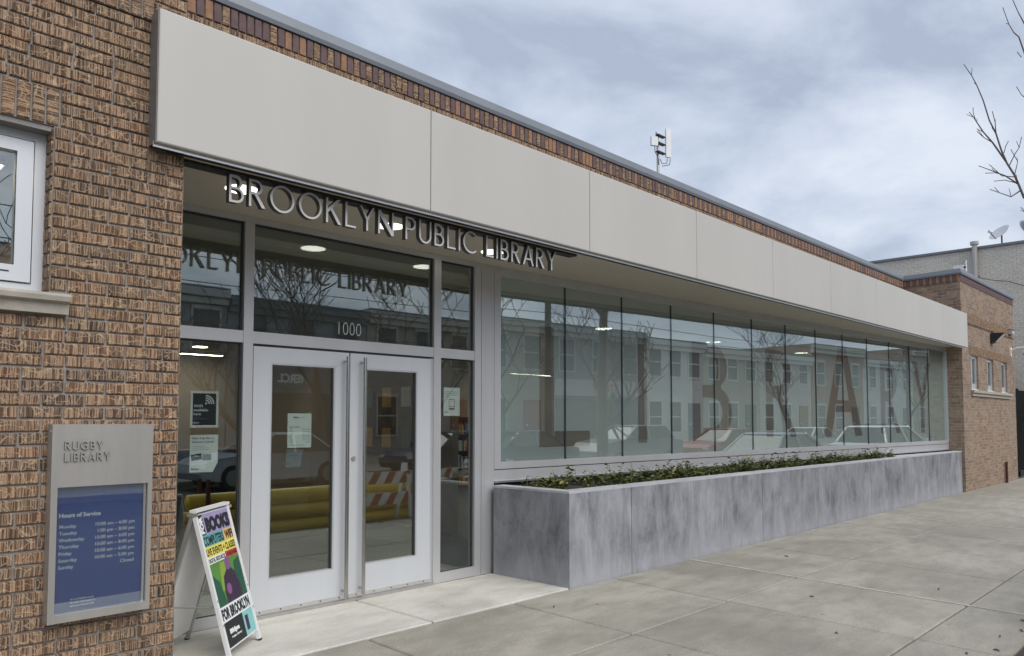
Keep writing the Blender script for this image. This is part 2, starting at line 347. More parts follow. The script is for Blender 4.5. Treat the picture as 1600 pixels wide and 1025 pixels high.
def arc(cx, cy, rx, ry, a0, a1, n=14):
    return [(cx + rx * math.cos(R(a0 + (a1 - a0) * i / n)), cy + ry * math.sin(R(a0 + (a1 - a0) * i / n))) for i in range(n + 1)]
def glyph(ch, w=0.115):
    h = w * 0.93
    if ch == 'I': return [[(0, 0), (w, 0), (w, 1), (0, 1)]], w
    if ch == 'L': return [[(0, 0), (.5, 0), (.5, h), (w, h), (w, 1), (0, 1)]], .5
    if ch == 'N': return [[(0, 0), (w, 0), (w, .77), (.67, 0), (.80, 0), (.80, 1), (.80 - w, 1), (.80 - w, .23), (.13, 1), (0, 1)]], .8
    if ch == 'K': return [[(0, 0), (w, 0), (w, .42), (.21, .52), (.55, 0), (.70, 0), (.295, .605), (.66, 1), (.51, 1), (w, .575), (w, 1), (0, 1)]], .7
    if ch == 'Y':
        c = .36; return [[(c - w / 2, 0), (c + w / 2, 0), (c + w / 2, .45), (.72, 1), (.72 - w * 1.15, 1), (c, .56), (w * 1.15, 1), (0, 1), (c - w / 2, .45)]], .72
    if ch == 'A': return [[(0, 0), (w * 1.08, 0), (.185 + w * .35, .27), (.595 - w * .35, .27), (.78 - w * 1.08, 0), (.78, 0), (.39 + w * .55, 1), (.39 - w * .55, 1)], [(.215 + w * .42, .27 + h), (.39, .86), (.565 - w * .42, .27 + h)]], .78
    if ch == 'O': return [arc(.5, .5, .5, .515, 0, 350, 35), arc(.5, .5, .5 - w, .515 - h, 0, 350, 35)], 1.0
    if ch in 'CG':
        o = arc(.5, .5, .5, .515, 48, 312, 30); i = arc(.5, .5, .5 - w, .515 - h, 312, 48, 30)
        if ch == 'C': return [o + i], .84
        i = arc(.5, .5, .5 - w, .515 - h, 318, 48, 30)
        return [o + [(.86, .13), (.86, .5), (.52, .5), (.52, .5 - h), (.86 - w, .5 - h)] + i[2:]], .9
    if ch == 'U': return [[(0, 1)] + arc(.34, .33, .34, .345, 180, 360, 16) + [(.68, 1), (.68 - w, 1)] + arc(.34, .33, .34 - w, .345 - h, 360, 180, 16) + [(w, 1)]], .68
    if ch == 'P': return [[(0, 0), (w, 0), (w, .43)] + arc(.27, .715, .285, .285, -90, 90) + [(0, 1)], [(w, .43 + h)] + arc(.27, .715, .285 - w, .285 - h, -90, 90) + [(w, 1 - h)]], .56
    if ch == 'R': return [[(0, 0), (w, 0), (w, .45), (.215, .45), (.50, 0), (.64, 0), (.345, .462)] + arc(.26, .73, .27, .27, -68, 90) + [(0, 1)], [(w, .46 + h)] + arc(.26, .73, .27 - w, .27 - h, -90, 90) + [(w, 1 - h)]], .64
    if ch == 'B': return [[(0, 0)] + arc(.27, .285, .285, .285, -90, 62) + arc(.25, .76, .24, .24, -52, 90) + [(0, 1)], [(w, h)] + arc(.27, .285, .285 - w, .285 - h, -90, 90) + [(w, .57 - h)], [(w, .57)] + arc(.25, .73, .23 - w, .16, -90, 90) + [(w, .89)]], .56
    return [], .34
def word(s, w, gap=0.16):
    """letters of a word -> list of (char, loops, x offset), total width, cap height 1"""
    x = 0; out = []
    for ch in s:
        lp, wd = glyph(ch, w)
        if lp: out.append((ch, lp, x))
        x += wd + (gap if lp else 0.10)
    return out, x - gap

# ================================================================== the setting
BY = 4.54          # street face of the brick wings
PY = 4.60          # front face of the planter, edge of the landing
GY = 5.69          # storefront glass
KERB = 1.25
def sz(y): return -0.02 * max(0.0, PY - y)       # pavement falls to the kerb
obj('ground', B(-300, 400, -300, 300, -0.60, -0.30), M['asphalt'], kind='structure')
obj('road', B(-120, 200, -9.2, KERB - 0.16, -0.296, -0.225), M['asphalt'], kind='structure')
pave = obj('pavement', MB().add([(-20, KERB - 0.001, -0.27), (60, KERB - 0.001, -0.27), (60, 6.2, -0.27), (-20, 6.2, -0.27), (-20, KERB - 0.001, sz(KERB) - 0.035), (60, KERB - 0.001, sz(KERB) - 0.035), (60, PY, -0.035), (-20, PY, -0.035), (60, 6.2, -0.035), (-20, 6.2, -0.035)],
    [(3, 2, 1, 0), (4, 5, 6, 7), (7, 6, 8, 9), (0, 1, 5, 4), (1, 2, 8, 6, 5), (2, 3, 9, 8), (3, 0, 4, 7, 9)]), M['joint'], kind='structure')
def slab(x0, x1, y0, y1, mat, name='slab', g=0.008, lift=0.0):
    c = 0.009; x0 += g; x1 -= g; y0 += g; y1 -= g; j = lambda: rnd.uniform(-0.0015, 0.0015) + lift
    za, zb = sz(y0), sz(y1); t = [(x0, y0, za + j()), (x1, y0, za + j()), (x1, y1, zb + j()), (x0, y1, zb + j())]
    ti = [(x0 + c, y0 + c, t[0][2]), (x1 - c, y0 + c, t[1][2]), (x1 - c, y1 - c, t[2][2]), (x0 + c, y1 - c, t[3][2])]
    mid = [(p[0], p[1], p[2] - 0.008) for p in t]; bot = [(p[0], p[1], p[2] - 0.034) for p in t]
    m = MB().add(bot + mid + ti, [(3, 2, 1, 0)] + [(i, (i + 1) % 4, 4 + (i + 1) % 4, 4 + i) for i in range(4)] + [(4 + i, 4 + (i + 1) % 4, 8 + (i + 1) % 4, 8 + i) for i in range(4)] + [(8, 9, 10, 11)])
    return obj(name, m, mat, pave)
JX = [-4.2 + 0.0] + [-2.7, -1.25, 0.25, 1.75, 3.27, 4.76, 6.19, 7.62, 9.03, 10.45, 11.91, 13.37, 14.78, 16.18, 17.55, 18.92, 20.3, 21.7, 23.1, 24.5, 26.0, 27.5, 29.0, 30.5, 32.0, 33.5, 35.0]
PALE = (7.62, 13.37, 18.92)
for a, b in zip(JX, JX[1:]):
    for y0, y1 in ((KERB, 1.85), (1.85, 3.36), (3.36, PY - .010)):
        slab(a + (0.02 if a in PALE else 0), b - (0.02 if b in PALE else 0), y0, y1, M['slab'])
for a, b in ((1.90, 3.9), (3.9, 5.55)): slab(a, b, PY + 0.004, 5.66, M['landing'], 'landing_slab')
for x in PALE:
    m = MB()
    for y0, y1 in ((KERB + .01, 2.6), (2.6, 3.6), (3.6, PY - .01)):
        m.hexa([(x - .021, y0, -0.2), (x + .021, y0, -0.2), (x + .021, y1, -0.2), (x - .021, y1, -0.2), (x - .021, y0, sz(y0) + .002), (x + .021, y0, sz(y0) + .002), (x + .021, y1, sz(y1) + .002), (x - .021, y1, sz(y1) + .002)])
    obj('joint_sealant', m, M['sealant'], pave)
kerb = obj('kerb', B(-20, 60, KERB - 0.155, KERB - 0.004, -0.29, sz(KERB) - 0.012), M['joint'], kind='structure')
obj('far_pavement', B(-60, 120, -15.0, -9.2, -0.296, -0.08), M['slab'], kind='structure')
# ------------------------------------------------------------------ library
lib = thing('library_building', 'long single-storey tan brick library with a pale metal fascia over a glazed entrance', 'building', (10.4, BY, 0))
# --- bricks
def brick_mesh(L, H, D, seed):
    r = random.Random(seed); c = 0.0045; j = lambda s=0.0018: r.uniform(-s, s)
    y = -D
    o = [(-L / 2 + j(), 0, -H / 2 + j()), (L / 2 + j(), 0, -H / 2 + j()), (L / 2 + j(), 0, H / 2 + j()), (-L / 2 + j(), 0, H / 2 + j())]
    a = [(p[0], y + c, p[2]) for p in o]; f = [(p[0] * (1 - 2 * c / L), y + j(0.001), p[2] * (1 - 2 * c / H)) for p in o]
    vs = o + a + f; fs = [(i, (i + 1) % 4, 4 + (i + 1) % 4, 4 + i) for i in range(4)] + [(4 + i, 4 + (i + 1) % 4, 8 + (i + 1) % 4, 8 + i) for i in range(4)] + [(8, 9, 10, 11)]
    uv = [(vs[i][0] + vs[i][1], vs[i][2]) for f_ in fs for i in f_]
    m = MB(); m.add(vs, fs, uv); return m
CH, CL = 0.0677, 0.203      # course height, brick module
VAR = {}
def brick_var(kind, i):
    k = (kind, i)
    if k not in VAR:
        L = {'s': 0.193, 'h': 0.093, 'q': 0.145}[kind]; VAR[k] = brick_mesh(L, 0.0575, 0.013, ord(kind) + i * 7).mesh('brick', M['brick'])
    return VAR[k]
def add_brick(mb, cx, y, cz, L, rot, seed, H=0.0575):
    b = brick_mesh(L, H, 0.013, seed); ca, sa = math.cos(rot), math.sin(rot)
    mb.add([(cx + p[0] * ca - p[2] * sa, y + p[1], cz + p[0] * sa + p[2] * ca) for p in b.v], b.f, b.uv)
# left wing: wall core with a window opening, bricks laid on it
WX1 = 1.885; WT = 4.77
WINX, WZ0, WZ1 = 1.195, 2.2341, 3.1142     # window opening: everything left of WINX down to -0.35
wingL = obj('brick_wall', B(-3.0, -0.35, BY, BY + .30, -.1, WT).box(WINX, WX1, BY, BY + .30, -.1, WT).box(-0.35, WINX, BY, BY + .30, -.1, WZ0 - .1).box(-0.35, WINX, BY, BY + .30, WZ1, WT).box(WX1 - .28, WX1, BY + .30, 5.66, -.1, WT), M['mortar'], lib)
loose = MB(); nb = 0; r2 = random.Random(11)
def lay(x0, x1, z, rot=0.0, vis=True, y=BY):
    """one brick filling x0..x1 of a course (or a soldier when rot is set, x0 = centre, x1 = length)"""
    global nb
    L = x1 if rot else x1 - x0 - .010; cx = x0 if rot else (x0 + x1) / 2
    y += r2.uniform(-.002, .0025); rt_ = rot + r2.uniform(-.007, .007); z += r2.uniform(-.0015, .0015); k = 'h' if L < .12 else 's'
    if vis and nb < 300:
        nb += 1; inst('brick', brick_var(k, r2.randrange(6)), wingL, (cx, y, z), (0, -rt_, 0), (L / (.093 if k == 'h' else .193), 1, 1))
    else: add_brick(loose, cx, y, z, L, rt_, r2.randrange(9999))
def course(xr, xl, z, first, vis_from):
    k = 0
    while xr - xl > .03:
        w = .1015 if (k == 0 and first) or r2.random() < .07 else CL
        w *= r2.uniform(.985, 1.015); w = min(w, xr - xl)
        if 0 < xr - w - xl < .045: w = xr - xl
        lay(xr - w, xr, z, 0, xr - w > vis_from and .10 < z < 4.35); xr -= w; k += 1
SB0, SB1 = 57 * CH, 60 * CH       # projecting soldier band
for row in range(70):
    z = (row + .5) * CH; odd = row % 2 == 0
    if 33 <= row <= 45: course(WX1, WINX, z, odd, .8); course(-.35, -3.0, z, odd, .8)
    elif 46 <= row <= 48: course(WX1, WINX + .025, z, odd, .8); course(-.385, -3.0, z, odd, .8)
    elif row in (31, 32): course(WX1, 1.285, z, odd, .8); course(-.43, -3.0, z, odd, .8)
    elif 57 <= row <= 59: course(WX1, 1.69, z, odd, .8)
    else: course(WX1, -3.0, z, odd, .86)
xs = WINX + .025 - CH / 2
while xs > -.40: lay(xs, .193, 47.5 * CH, R(90), xs > .86); xs -= CH       # soldier lintel over the window
xs = 1.69 - CH / 2
while xs > -2.98: add_brick(loose, xs, BY - .014, 58.5 * CH, .194, R(90), r2.randrange(9999)); xs -= CH
obj('band_core', B(-3.0, 1.685, BY - .014, BY - .001, SB0 + .008, SB1 - .004), M['mortar'], lib)
obj('brick_rest', loose, M['brick'], wingL, kind='stuff')
# jamb face of the window: bricks turned into the opening
jm = MB(); z = WZ0 + .03
while z < WZ1:
    b = brick_mesh(.097, .0575, .010, r2.randrange(999)); jm.add([(WINX + p[1], BY + .05 + p[0], z + p[2]) for p in b.v], [f[::-1] for f in b.f], b.uv); z += CH
obj('jamb_bricks', jm, M['brick'], wingL)
# --- parapet of the middle range (set back over the glazing) with alternating soldier bricks
MY = 5.70
def pz(x): return 4.80 - 0.0036 * (x - 2.0)          # underside of the coping
mid = obj('parapet_wall', MB().hexa([(WX1, MY, 3.18), (18.85, MY, 3.18), (18.85, MY + .3, 3.18), (WX1, MY + .3, 3.18), (WX1, MY, pz(WX1)), (18.85, MY, pz(18.85)), (18.85, MY + .3, pz(18.85)), (WX1, MY + .3, pz(WX1))]), M['brick_wing'], lib)
sm = {}
for i in range(4):
    for c, mt in (('p', 'brick_plum'), ('t', 'brick_tan'), ('b', 'brick')): sm[c, i] = brick_mesh(.150, .0575, .016, 40 + i).mesh('soldier_brick', M[mt])
x = WX1 + .035; k = 0; r3 = random.Random(5)
while x < 18.8:
    c = 'p' if k % 2 == 0 else r3.choice('tbb')
    if r3.random() < .08: c = r3.choice('ptb')
    inst('soldier_brick', sm[c, r3.randrange(4)], mid, (x, MY + r3.uniform(-.003, .002), pz(x) - .083), (0, -R(90) + r3.uniform(-.008, .008), 0)); x += CH; k += 1
st = MB()
for rw in range(3):
    x = WX1 + (.1 if rw % 2 else .2)
    while x < 18.75: add_brick(st, x, MY, pz(x) - .196 - rw * CH, .193, 0, r3.randrange(9999)); x += CH * 3
obj('stretcher_bricks', st, M['brick'], mid, kind='stuff')
# --- right wing
RX0, RX1 = 18.85, 23.95
RZ = 4.76
rw = MB(); ops = [(19.56, 20.18), (21.02, 21.64), (22.44, 23.06)]; OZ0, OZ1 = 2.24, 3.02
xx = RX0
for a, b in ops: rw.box(xx, a, BY, BY + .3, -.1, RZ); xx = b
rw.box(xx, RX1, BY, BY + .3, -.1, RZ)
for a, b in ops: rw.box(a, b, BY, BY + .3, -.1, OZ0); rw.box(a, b, BY, BY + .3, OZ1, RZ)
rw.box(RX0, RX0 + .3, BY + .3, 9.0, -.1, RZ); rw.box(RX1 - .3, RX1, BY + .3, 9.0, -.1, RZ)
wingR = obj('brick_wing', rw, M['brick_wing'], lib)
def far_soldiers(x0, x1, z0, z1, y, name):
    m = MB(); x = x0; r = random.Random(int(x0 * 10))
    while x < x1 - .03: add_brick(m, x + .034, y, (z0 + z1) / 2, z1 - z0 - .008, R(90), r.randrange(9999)); x += CH
    return obj(name, m, M['brick'], wingR)
far_soldiers(19.2, RX1 - .12, 3.72, 3.93, BY + .002, 'soldier_band'); far_soldiers(19.42, 23.2, OZ1 + .012, OZ1 + .215, BY + .002, 'soldier_lintel')
m = MB(); r = random.Random(3)
x = RX0
while x < RX1 - .03: add_brick(m, x + .034, BY + .002, RZ - .083, .150, R(90), r.randrange(9999)); x += CH
obj('soldier_course', m, M['brick_plum'], wingR)
k = 0; y = BY + .04
while y < MY - .03:
    b = brick_mesh(.150, .0575, .016, k); mm = MB()
    mm.add([(RX0 + p[1], y - p[2], RZ - .083 + p[0]) for p in b.v], b.f, b.uv); obj('soldier_brick', mm, M['brick_plum' if k % 2 else 'brick_tan'], wingR); k += 1; y += CH
obj('band_shadow_strip', B(RX0 + .3, RX1 - .02, BY - .010, BY - .001, 3.695, 3.715), M['brick_plum'], wingR)  # dark strip painted in as the shadow under the soldier band
def wing_window(a, b):
    w = obj('window', B(a, b, BY + .04, BY + .09, OZ0, OZ0 + .15).box(a, b, BY + .04, BY + .09, OZ1 - .06, OZ1).box(a, a + .07, BY + .04, BY + .09, OZ0 + .15, OZ1 - .06).box(b - .07, b, BY + .04, BY + .09, OZ0 + .15, OZ1 - .06), M['alu'], lib)
    obj('pane', B(a + .06, b - .06, BY + .06, BY + .068, OZ0 + .14, OZ1 - .05), M['glass'], w); obj('blind', B(a, b, BY + .22, BY + .23, OZ0, OZ1), M['dark'], w)
    obj('inner_sill', B(a - .0, b + .0, BY + .002, BY + .039, OZ0, OZ0 + .02), M['white'], w)
for a, b in ops: wing_window(a, b)
obj('stone_sill', B(19.48, 23.32, BY - .07, BY - .001, 2.175, 2.235).box(19.50, 23.28, BY - .035, BY - .001, 2.10, 2.175), M['stone'], lib)
# --- copings
def coping(name, pts, inset=.33):
    """sloped metal coping along a polyline of (x, y, z); outward is to the right of travel"""
    m = MB(); n = len(pts); offs = []
    for i in range(n):
        d = []
        if i: d.append(Vector(pts[i][:2]) - Vector(pts[i - 1][:2]))
        if i < n - 1: d.append(Vector(pts[i + 1][:2]) - Vector(pts[i][:2]))
        nn = [Vector((q.y, -q.x)).normalized() for q in d]
        if len(nn) == 2: b = (nn[0] + nn[1]); b = b / (b.dot(nn[0])); offs.append(b)
        else: offs.append(nn[0])
    prof = [(.03, 0.0), (.038, .035), (.012, .125), (-inset, .15), (-inset, 0.0)]
    vs = [(p[0] + o.x * a, p[1] + o.y * a, p[2] + h) for p, o in zip(pts, offs) for a, h in prof]
    k = len(prof); fs = [(i * k + j, (i + 1) * k + j, (i + 1) * k + (j + 1) % k, i * k + (j + 1) % k) for i in range(n - 1) for j in range(k)]
    fs += [tuple(range(k - 1, -1, -1)), tuple(range((n - 1) * k, n * k))]
    m.add(vs, fs); return obj(name, m, M['coping'], lib)
coping('coping', [(-3.0, BY, WT), (WX1, BY, WT), (WX1, MY, pz(WX1)), (7.0, MY, pz(7)), (RX0, MY, pz(RX0)), (RX0, BY, RZ), (RX1, BY, RZ), (RX1, 9.0, RZ)])
obj('roof', B(-3.0, RX1 - .3, MY + .3, 17.5, 3.95, 4.15), M['coping'], lib)
obj('flashing_tab', MB().hexa([(1.925, 5.2, 3.86), (1.965, 5.2, 3.86), (1.965, 5.3, 3.86), (1.925, 5.3, 3.86), (1.925, 5.2, 4.56), (1.935, 5.2, 4.56), (1.935, 5.3, 4.52), (1.925, 5.3, 4.52)]), M['white'], lib)
# --- left window in the wing
def left_window():
    y0, y1 = BY + .10, BY + .17; a, b = -0.35, WINX
    w = obj('window', B(a, b, y0, y1, WZ0, WZ0 + .035).box(a, b, y0, y1, WZ1 - .075, WZ1).box(b - .06, b, y0 + .001, y1, WZ0 + .035, WZ1 - .075).box(a, a + .06, y0 + .001, y1, WZ0 + .035, WZ1 - .075), M['door'], lib)
    s0, s1, c, d = a + .07, b - .068, WZ0 + .043, WZ1 - .083; yy = y0 - .012
    obj('sash', B(s0, s1, yy, y1 - .02, c, c + .085).box(s0, s1, yy, y1 - .02, d - .065, d).box(s1 - .075, s1, yy, y1 - .02, c + .085, d - .065).box(s0, s0 + .075, yy, y1 - .02, c + .085, d - .065), M['door'], w)
    obj('pane', B(s0 + .07, s1 - .07, yy + .03, yy + .038, c + .08, d - .06), M['glass'], w)
    obj('gasket', B(s1 - .075, s1 - .068, yy + .012, yy + .029, c + .085, d - .065).box(s0 + .075, s1 - .075, yy + .012, yy + .029, c + .078, c + .085), M['gasket'], w)
    obj('weep_slot', B(.90, 1.03, yy - .002, yy, c + .046, c + .053), M['black'], w)
    obj('head_flashing', B(a, b, BY + .01, y0, WZ1 - .03, WZ1), M['fascia_edge'], w)
    prof = [(-.075, .085), (-.085, .07), (-.08, .045), (-.05, .036), (-.045, -.02), (.10, -.02), (.10, .10)]
    x0, x1 = -.42, 1.278; k = len(prof)
    m = MB().add([(x, BY + p, 2.128 + q) for x in (x0, x1) for p, q in prof], [tuple(range(k)), tuple(range(2 * k - 1, k - 1, -1))] + [(i, k + i, k + (i + 1) % k, (i + 1) % k) for i in range(k)])
    obj('stone_sill', m, M['stone'], lib)
left_window()
# room behind that window
m = MB().box(-1.0, 1.60, 7.6, 7.7, 0, 3.3).box(-1.1, -1.0, BY + .31, 7.7, 0, 3.3); obj('office_wall', m, M['wall_in'], lib)
obj('office_floor', B(-1.0, 1.6, BY + .31, 7.6, -.02, .02), M['floor_in'], lib); obj('office_ceiling', B(-1.0, 1.6, BY + .31, 7.6, 3.3, 3.35), M['ceil_in'], lib)
# --- fascia: separate metal panels, edge return, drip trim, soffit
FY, FZ0, FZ1 = 4.41, 3.127, 3.885
fx = [1.675, 3.688, 5.62, 7.54, 9.43, 11.32, 13.21, 15.10, 16.98, 18.80]
fas = obj('fascia_frame', B(fx[0] + .004, fx[-1] - .004, FY + .032, FY + .13, FZ0 + .02, FZ1 - .02), M['fascia_edge'], lib)
for a, b in zip(fx, fx[1:]):
    g = .0035; t0 = 3.903 - .0019 * (a - 1.7); t1 = 3.903 - .0019 * (b - 1.7); e = .006
    vs = []
    for y, i in ((FY + .03, 0), (FY + .004, 0), (FY, e)): vs += [(a + g + i, y, FZ0 + i), (b - g - i, y, FZ0 + i), (b - g - i, y, t1 - i), (a + g + i, y, t0 - i)]
    obj('fascia_panel', MB().add(vs, [(3, 2, 1, 0)] + [(k * 4 + i, k * 4 + (i + 1) % 4, k * 4 + 4 + (i + 1) % 4, k * 4 + 4 + i) for k in (0, 1) for i in range(4)] + [(8, 9, 10, 11)]), M['fascia'], fas)
obj('end_return', B(fx[0] - .002, fx[0] + .0025, FY + .012, BY - .001, FZ0 - .002, 3.90), M['fascia_edge'], fas)
obj('drip_trim', B(fx[0] - .004, fx[-1], FY + .034, FY + .048, FZ0 - .020, FZ0 + .012), M['trim'], fas)
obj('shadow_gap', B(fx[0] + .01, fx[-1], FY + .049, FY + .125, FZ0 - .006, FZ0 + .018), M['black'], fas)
obj('top_flashing', MB().hexa([(fx[0] + .3, FY + .131, 3.86), (fx[-1], FY + .131, 3.83), (fx[-1], MY - .002, 3.83), (fx[0] + .3, MY - .002, 3.86), (fx[0] + .3, FY + .131, 3.875), (fx[-1], FY + .131, 3.845), (fx[-1], MY - .002, 3.875), (fx[0] + .3, MY - .002, 3.90)]), M['coping'], fas)
K = 0.0618; GX0 = 5.66
def gy(x): return GY - K * (x - GX0)
TH = math.atan(K); UX, UY = math.cos(TH), -math.sin(TH)
def gp(s, d, z): return (GX0 + UX * s + UY * d, GY + UY * s - UX * d, z)     # s along the slanted glazing, d outward
def gbox(s0, s1, d0, d1, z0, z1, m=None):
    m = m or MB(); return m.hexa([gp(s0, d1, z0), gp(s1, d1, z0), gp(s1, d0, z0), gp(s0, d0, z0), gp(s0, d1, z1), gp(s1, d1, z1), gp(s1, d0, z1), gp(s0, d0, z1)])
SL = (18.85 - GX0) / UX
sof = MB().prism([(WX1, FY + .13), (18.85, FY + .13), (18.85, gy(18.85) - .02), (GX0, GY - .03), (WX1, GY - .03)], 3.165, 3.185)
soffit = obj('soffit', sof, M['soffit'], lib)
obj('soffit_edge', B(WX1 + .001, 18.849, FY + .131, FY + .16, 3.122, 3.164), M['soffit'], soffit)
for x, y in ((2.49, 5.02), (3.83, 5.10), (5.10, 5.18)):
    obj('downlight', MB().lathe([(.125, 0), (.125, -.004), (.115, -.006)], (x, y, 3.1648), 24), M['white'], soffit)
    obj('lamp_disc', MB().lathe([(.112, 0), (.112, -.003)], (x, y, 3.1585), 24), M['lamp_soft'], soffit)
# --- entrance storefront
F0, F1 = GY - .035, GY + .05
def frame(name, *bxs, mat='alu', par=lib):
    m = MB()
    for b in bxs: m.box(*b)
    return obj(name, m, M[mat], par)
frame('header_rail', (WX1, 5.686, F0, F1, 3.115, 3.164))
for a, b in ((2.838, 2.918), (4.775, 4.862), (5.312, 5.398)): frame('mullion', (a, b, F0 - .006, F1, .0, 3.1149))
for a, b in ((WX1, 2.838), (2.918, 4.775), (4.862, 5.312)): frame('transom_rail', (a, b, F0, F1, 2.158, 2.252))
frame('post_panel', (5.408, 5.588, F0 - .002, F1 + .02, .0, 3.1149)); frame('post_gap', (5.398, 5.408, F0 + .03, F1, 0, 3.11), (5.588, 5.602, F0 + .03, F1, 0, 3.11), mat='black')
for a, b, h in ((WX1, 2.838, .085), (4.862, 5.312, .095)): frame('sill_rail', (a, b, F0, F1, .0, h))
frame('door_head', (2.918, 4.775, F0 + .012, F1, 2.143, 2.158), mat='gasket')
def pane(x0, x1, z0, z1, mat='glass_door', y=GY):
    p = obj('pane', B(x0 + .002, x1 - .002, y, y + .008, z0 + .002, z1 - .002), M[mat], lib)
    obj('gasket', B(x0, x0 + .010, y - .012, y - .001, z0, z1).box(x1 - .016, x1, y - .012, y - .001, z0, z1).box(x0 + .010, x1 - .016, y - .012, y - .001, z1 - .014, z1).box(x0 + .010, x1 - .016, y - .012, y - .001, z0, z0 + .006), M['gasket'], p)
for x0, x1 in ((WX1, 2.838), (2.918, 4.775), (4.862, 5.312)): pane(x0, x1, 2.252, 3.115)
pane(WX1, 2.838, .085, 2.158); pane(4.862, 5.312, .095, 2.158)
def door(x0, x1, gx0, gx1, hx):
    y0, y1 = GY - .030, GY + .018; z0, z1, a, b = .022, 2.138, .286, 2.012
    d = frame('door', (x0, x1, y0, y1, z0, a), (x0, x1, y0, y1, b, z1), (x0, gx0, y0, y1, a, b), (gx1, x1, y0, y1, a, b), mat='door')
    obj('glazing_bead', B(gx0, gx0 + .013, y0 + .003, y1, a, b).box(gx1 - .013, gx1, y0 + .003, y1, a, b).box(gx0 + .013, gx1 - .013, y0 + .003, y1, a, a + .013).box(gx0 + .013, gx1 - .013, y0 + .003, y1, b - .013, b), M['alu'], d)
    obj('pane', B(gx0 + .013, gx1 - .013, GY - .008, GY - .001, a + .013, b - .013), M['glass_door'], d)
    obj('gasket', B(gx0 + .013, gx0 + .021, GY - .020, GY - .009, a + .013, b - .013).box(gx1 - .026, gx1 - .013, GY - .020, GY - .009, a + .013, b - .013), M['gasket'], d)
    h = obj('pull_handle', MB().tube([(hx, y0 - .062, .05), (hx, y0 - .062, 2.10)], .0165, 14), M['chrome'], d, smooth=False)
    for zz in (.10, 2.06): obj('standoff', MB().tube([(hx, y0 - .046, zz), (hx, y0 + .001, zz)], .011, 10), M['chrome'], d)
    obj('sweep', B(x0 + .002, x1 - .002, y0 - .006, y0 - .0005, .030, .060), M['trim'], d)
    for i in range(5): obj('screw', MB().tube([(x0 + .08 + i * (x1 - x0 - .16) / 4, y0 - .009, .046), (x0 + .08 + i * (x1 - x0 - .16) / 4, y0 - .005, .046)], .006, 8), M['black'], d)
    return d
dl = door(2.930, 3.818, 3.080, 3.680, 3.768); dr = door(3.832, 4.740, 3.958, 4.580, 3.945)
obj('lock_cylinder', MB().tube([(3.868, GY - .045, 1.222), (3.868, GY - .029, 1.222)], .019, 16), M['steel'], dr)
frame('door_jamb', (2.918, 2.927, F0 + .012, F1, .02, 2.143), (4.744, 4.775, F0 + .012, F1, .02, 2.143), mat='alu')
frame('threshold', (2.918, 4.775, F0 - .03, F1, .0, .020), mat='steel')
# --- slanted window wall: 13 panes
npn = 13; s_a, s_b = .032, SL - .03
ww = obj('window_wall', gbox(-.06, .030, -.06, .035, 1.046, 3.1149), M['alu'], lib)
obj('head_rail', gbox(.030, SL - .030, -.06, .035, 3.068, 3.164), M['alu'], ww); obj('end_jamb', gbox(SL - .030, SL - .004, -.06, .035, 1.046, 3.164), M['alu'], ww)
obj('bottom_rail', gbox(.030, SL - .030, -.06, .035, 1.046, 1.115), M['alu'], ww)
for i in range(5):
    a = -.06 + i * (SL + .055) / 5; b = -.06 + (i + 1) * (SL + .055) / 5 - .003
    obj('sill_panel', gbox(a, b, -.06, .030, .925, 1.036), M['alu'], ww)
obj('sill_gap', gbox(-.05, SL - .01, -.06, .022, 1.036, 1.046), M['black'], ww)
obj('sill_drip', gbox(-.062, SL - .004, -.06, .050, .905, .924), M['trim'], ww)
obj('sill_back', gbox(-.05, SL - .01, -.10, -.03, .60, .905), M['gasket'], ww)
pw = (s_b - s_a) / npn
for i in range(npn):
    a, b = s_a + i * pw, s_a + (i + 1) * pw
    obj('pane', gbox(a + .004, b - .004, -.008, 0, 1.115, 3.068), M['glass'], ww)
    if i: obj('mullion', gbox(a - .007, a + .007, -.055, .003, 1.115, 3.068), M['gasket'], ww)
# frosted film on the inside with the letters of LIBRARY in a thinner tinted film
def film():
    loops = [[(s_a + .002, 1.118), (s_b - .002, 1.118), (s_b - .002, 3.066), (s_a + .002, 3.066)]]
    for ch, x0, x1, z0, z1 in (('L', 6.30, 7.13, 1.255, 2.60), ('I', 8.035, 8.215, 1.27, 2.60), ('B', 9.21, 10.20, 1.27, 2.63), ('R', 11.15, 12.10, 1.29, 2.65), ('A', 13.02, 14.55, 1.27, 2.86), ('R', 15.38, 16.32, 1.30, 2.68), ('Y', 16.98, 17.98, 1.29, 2.76)):
        lp, w = glyph(ch, .14 if ch != 'I' else 1.0); w = 1.0 if ch == 'I' else w
        own = [[((x0 + px / w * (x1 - x0) - GX0) / UX, z0 + pz_ * (z1 - z0)) for px, pz_ in l_] for l_ in lp]; loops += own
        m = curve_mb(own, .0004); m.v = [gp(p[0], -.0165 + p[2], p[1]) for p in m.v]; obj('film_letter', m, M['film_letter'], ww)
    m = curve_mb(loops, .0008); m.v = [gp(p[0], -.014 + p[2], p[1]) for p in m.v]
    obj('frosted_film', m, M['film'], ww)
film()
obj('blind_strip', gbox(s_a, .24, -.05, -.04, 1.118, 3.066), M['paper'], ww)
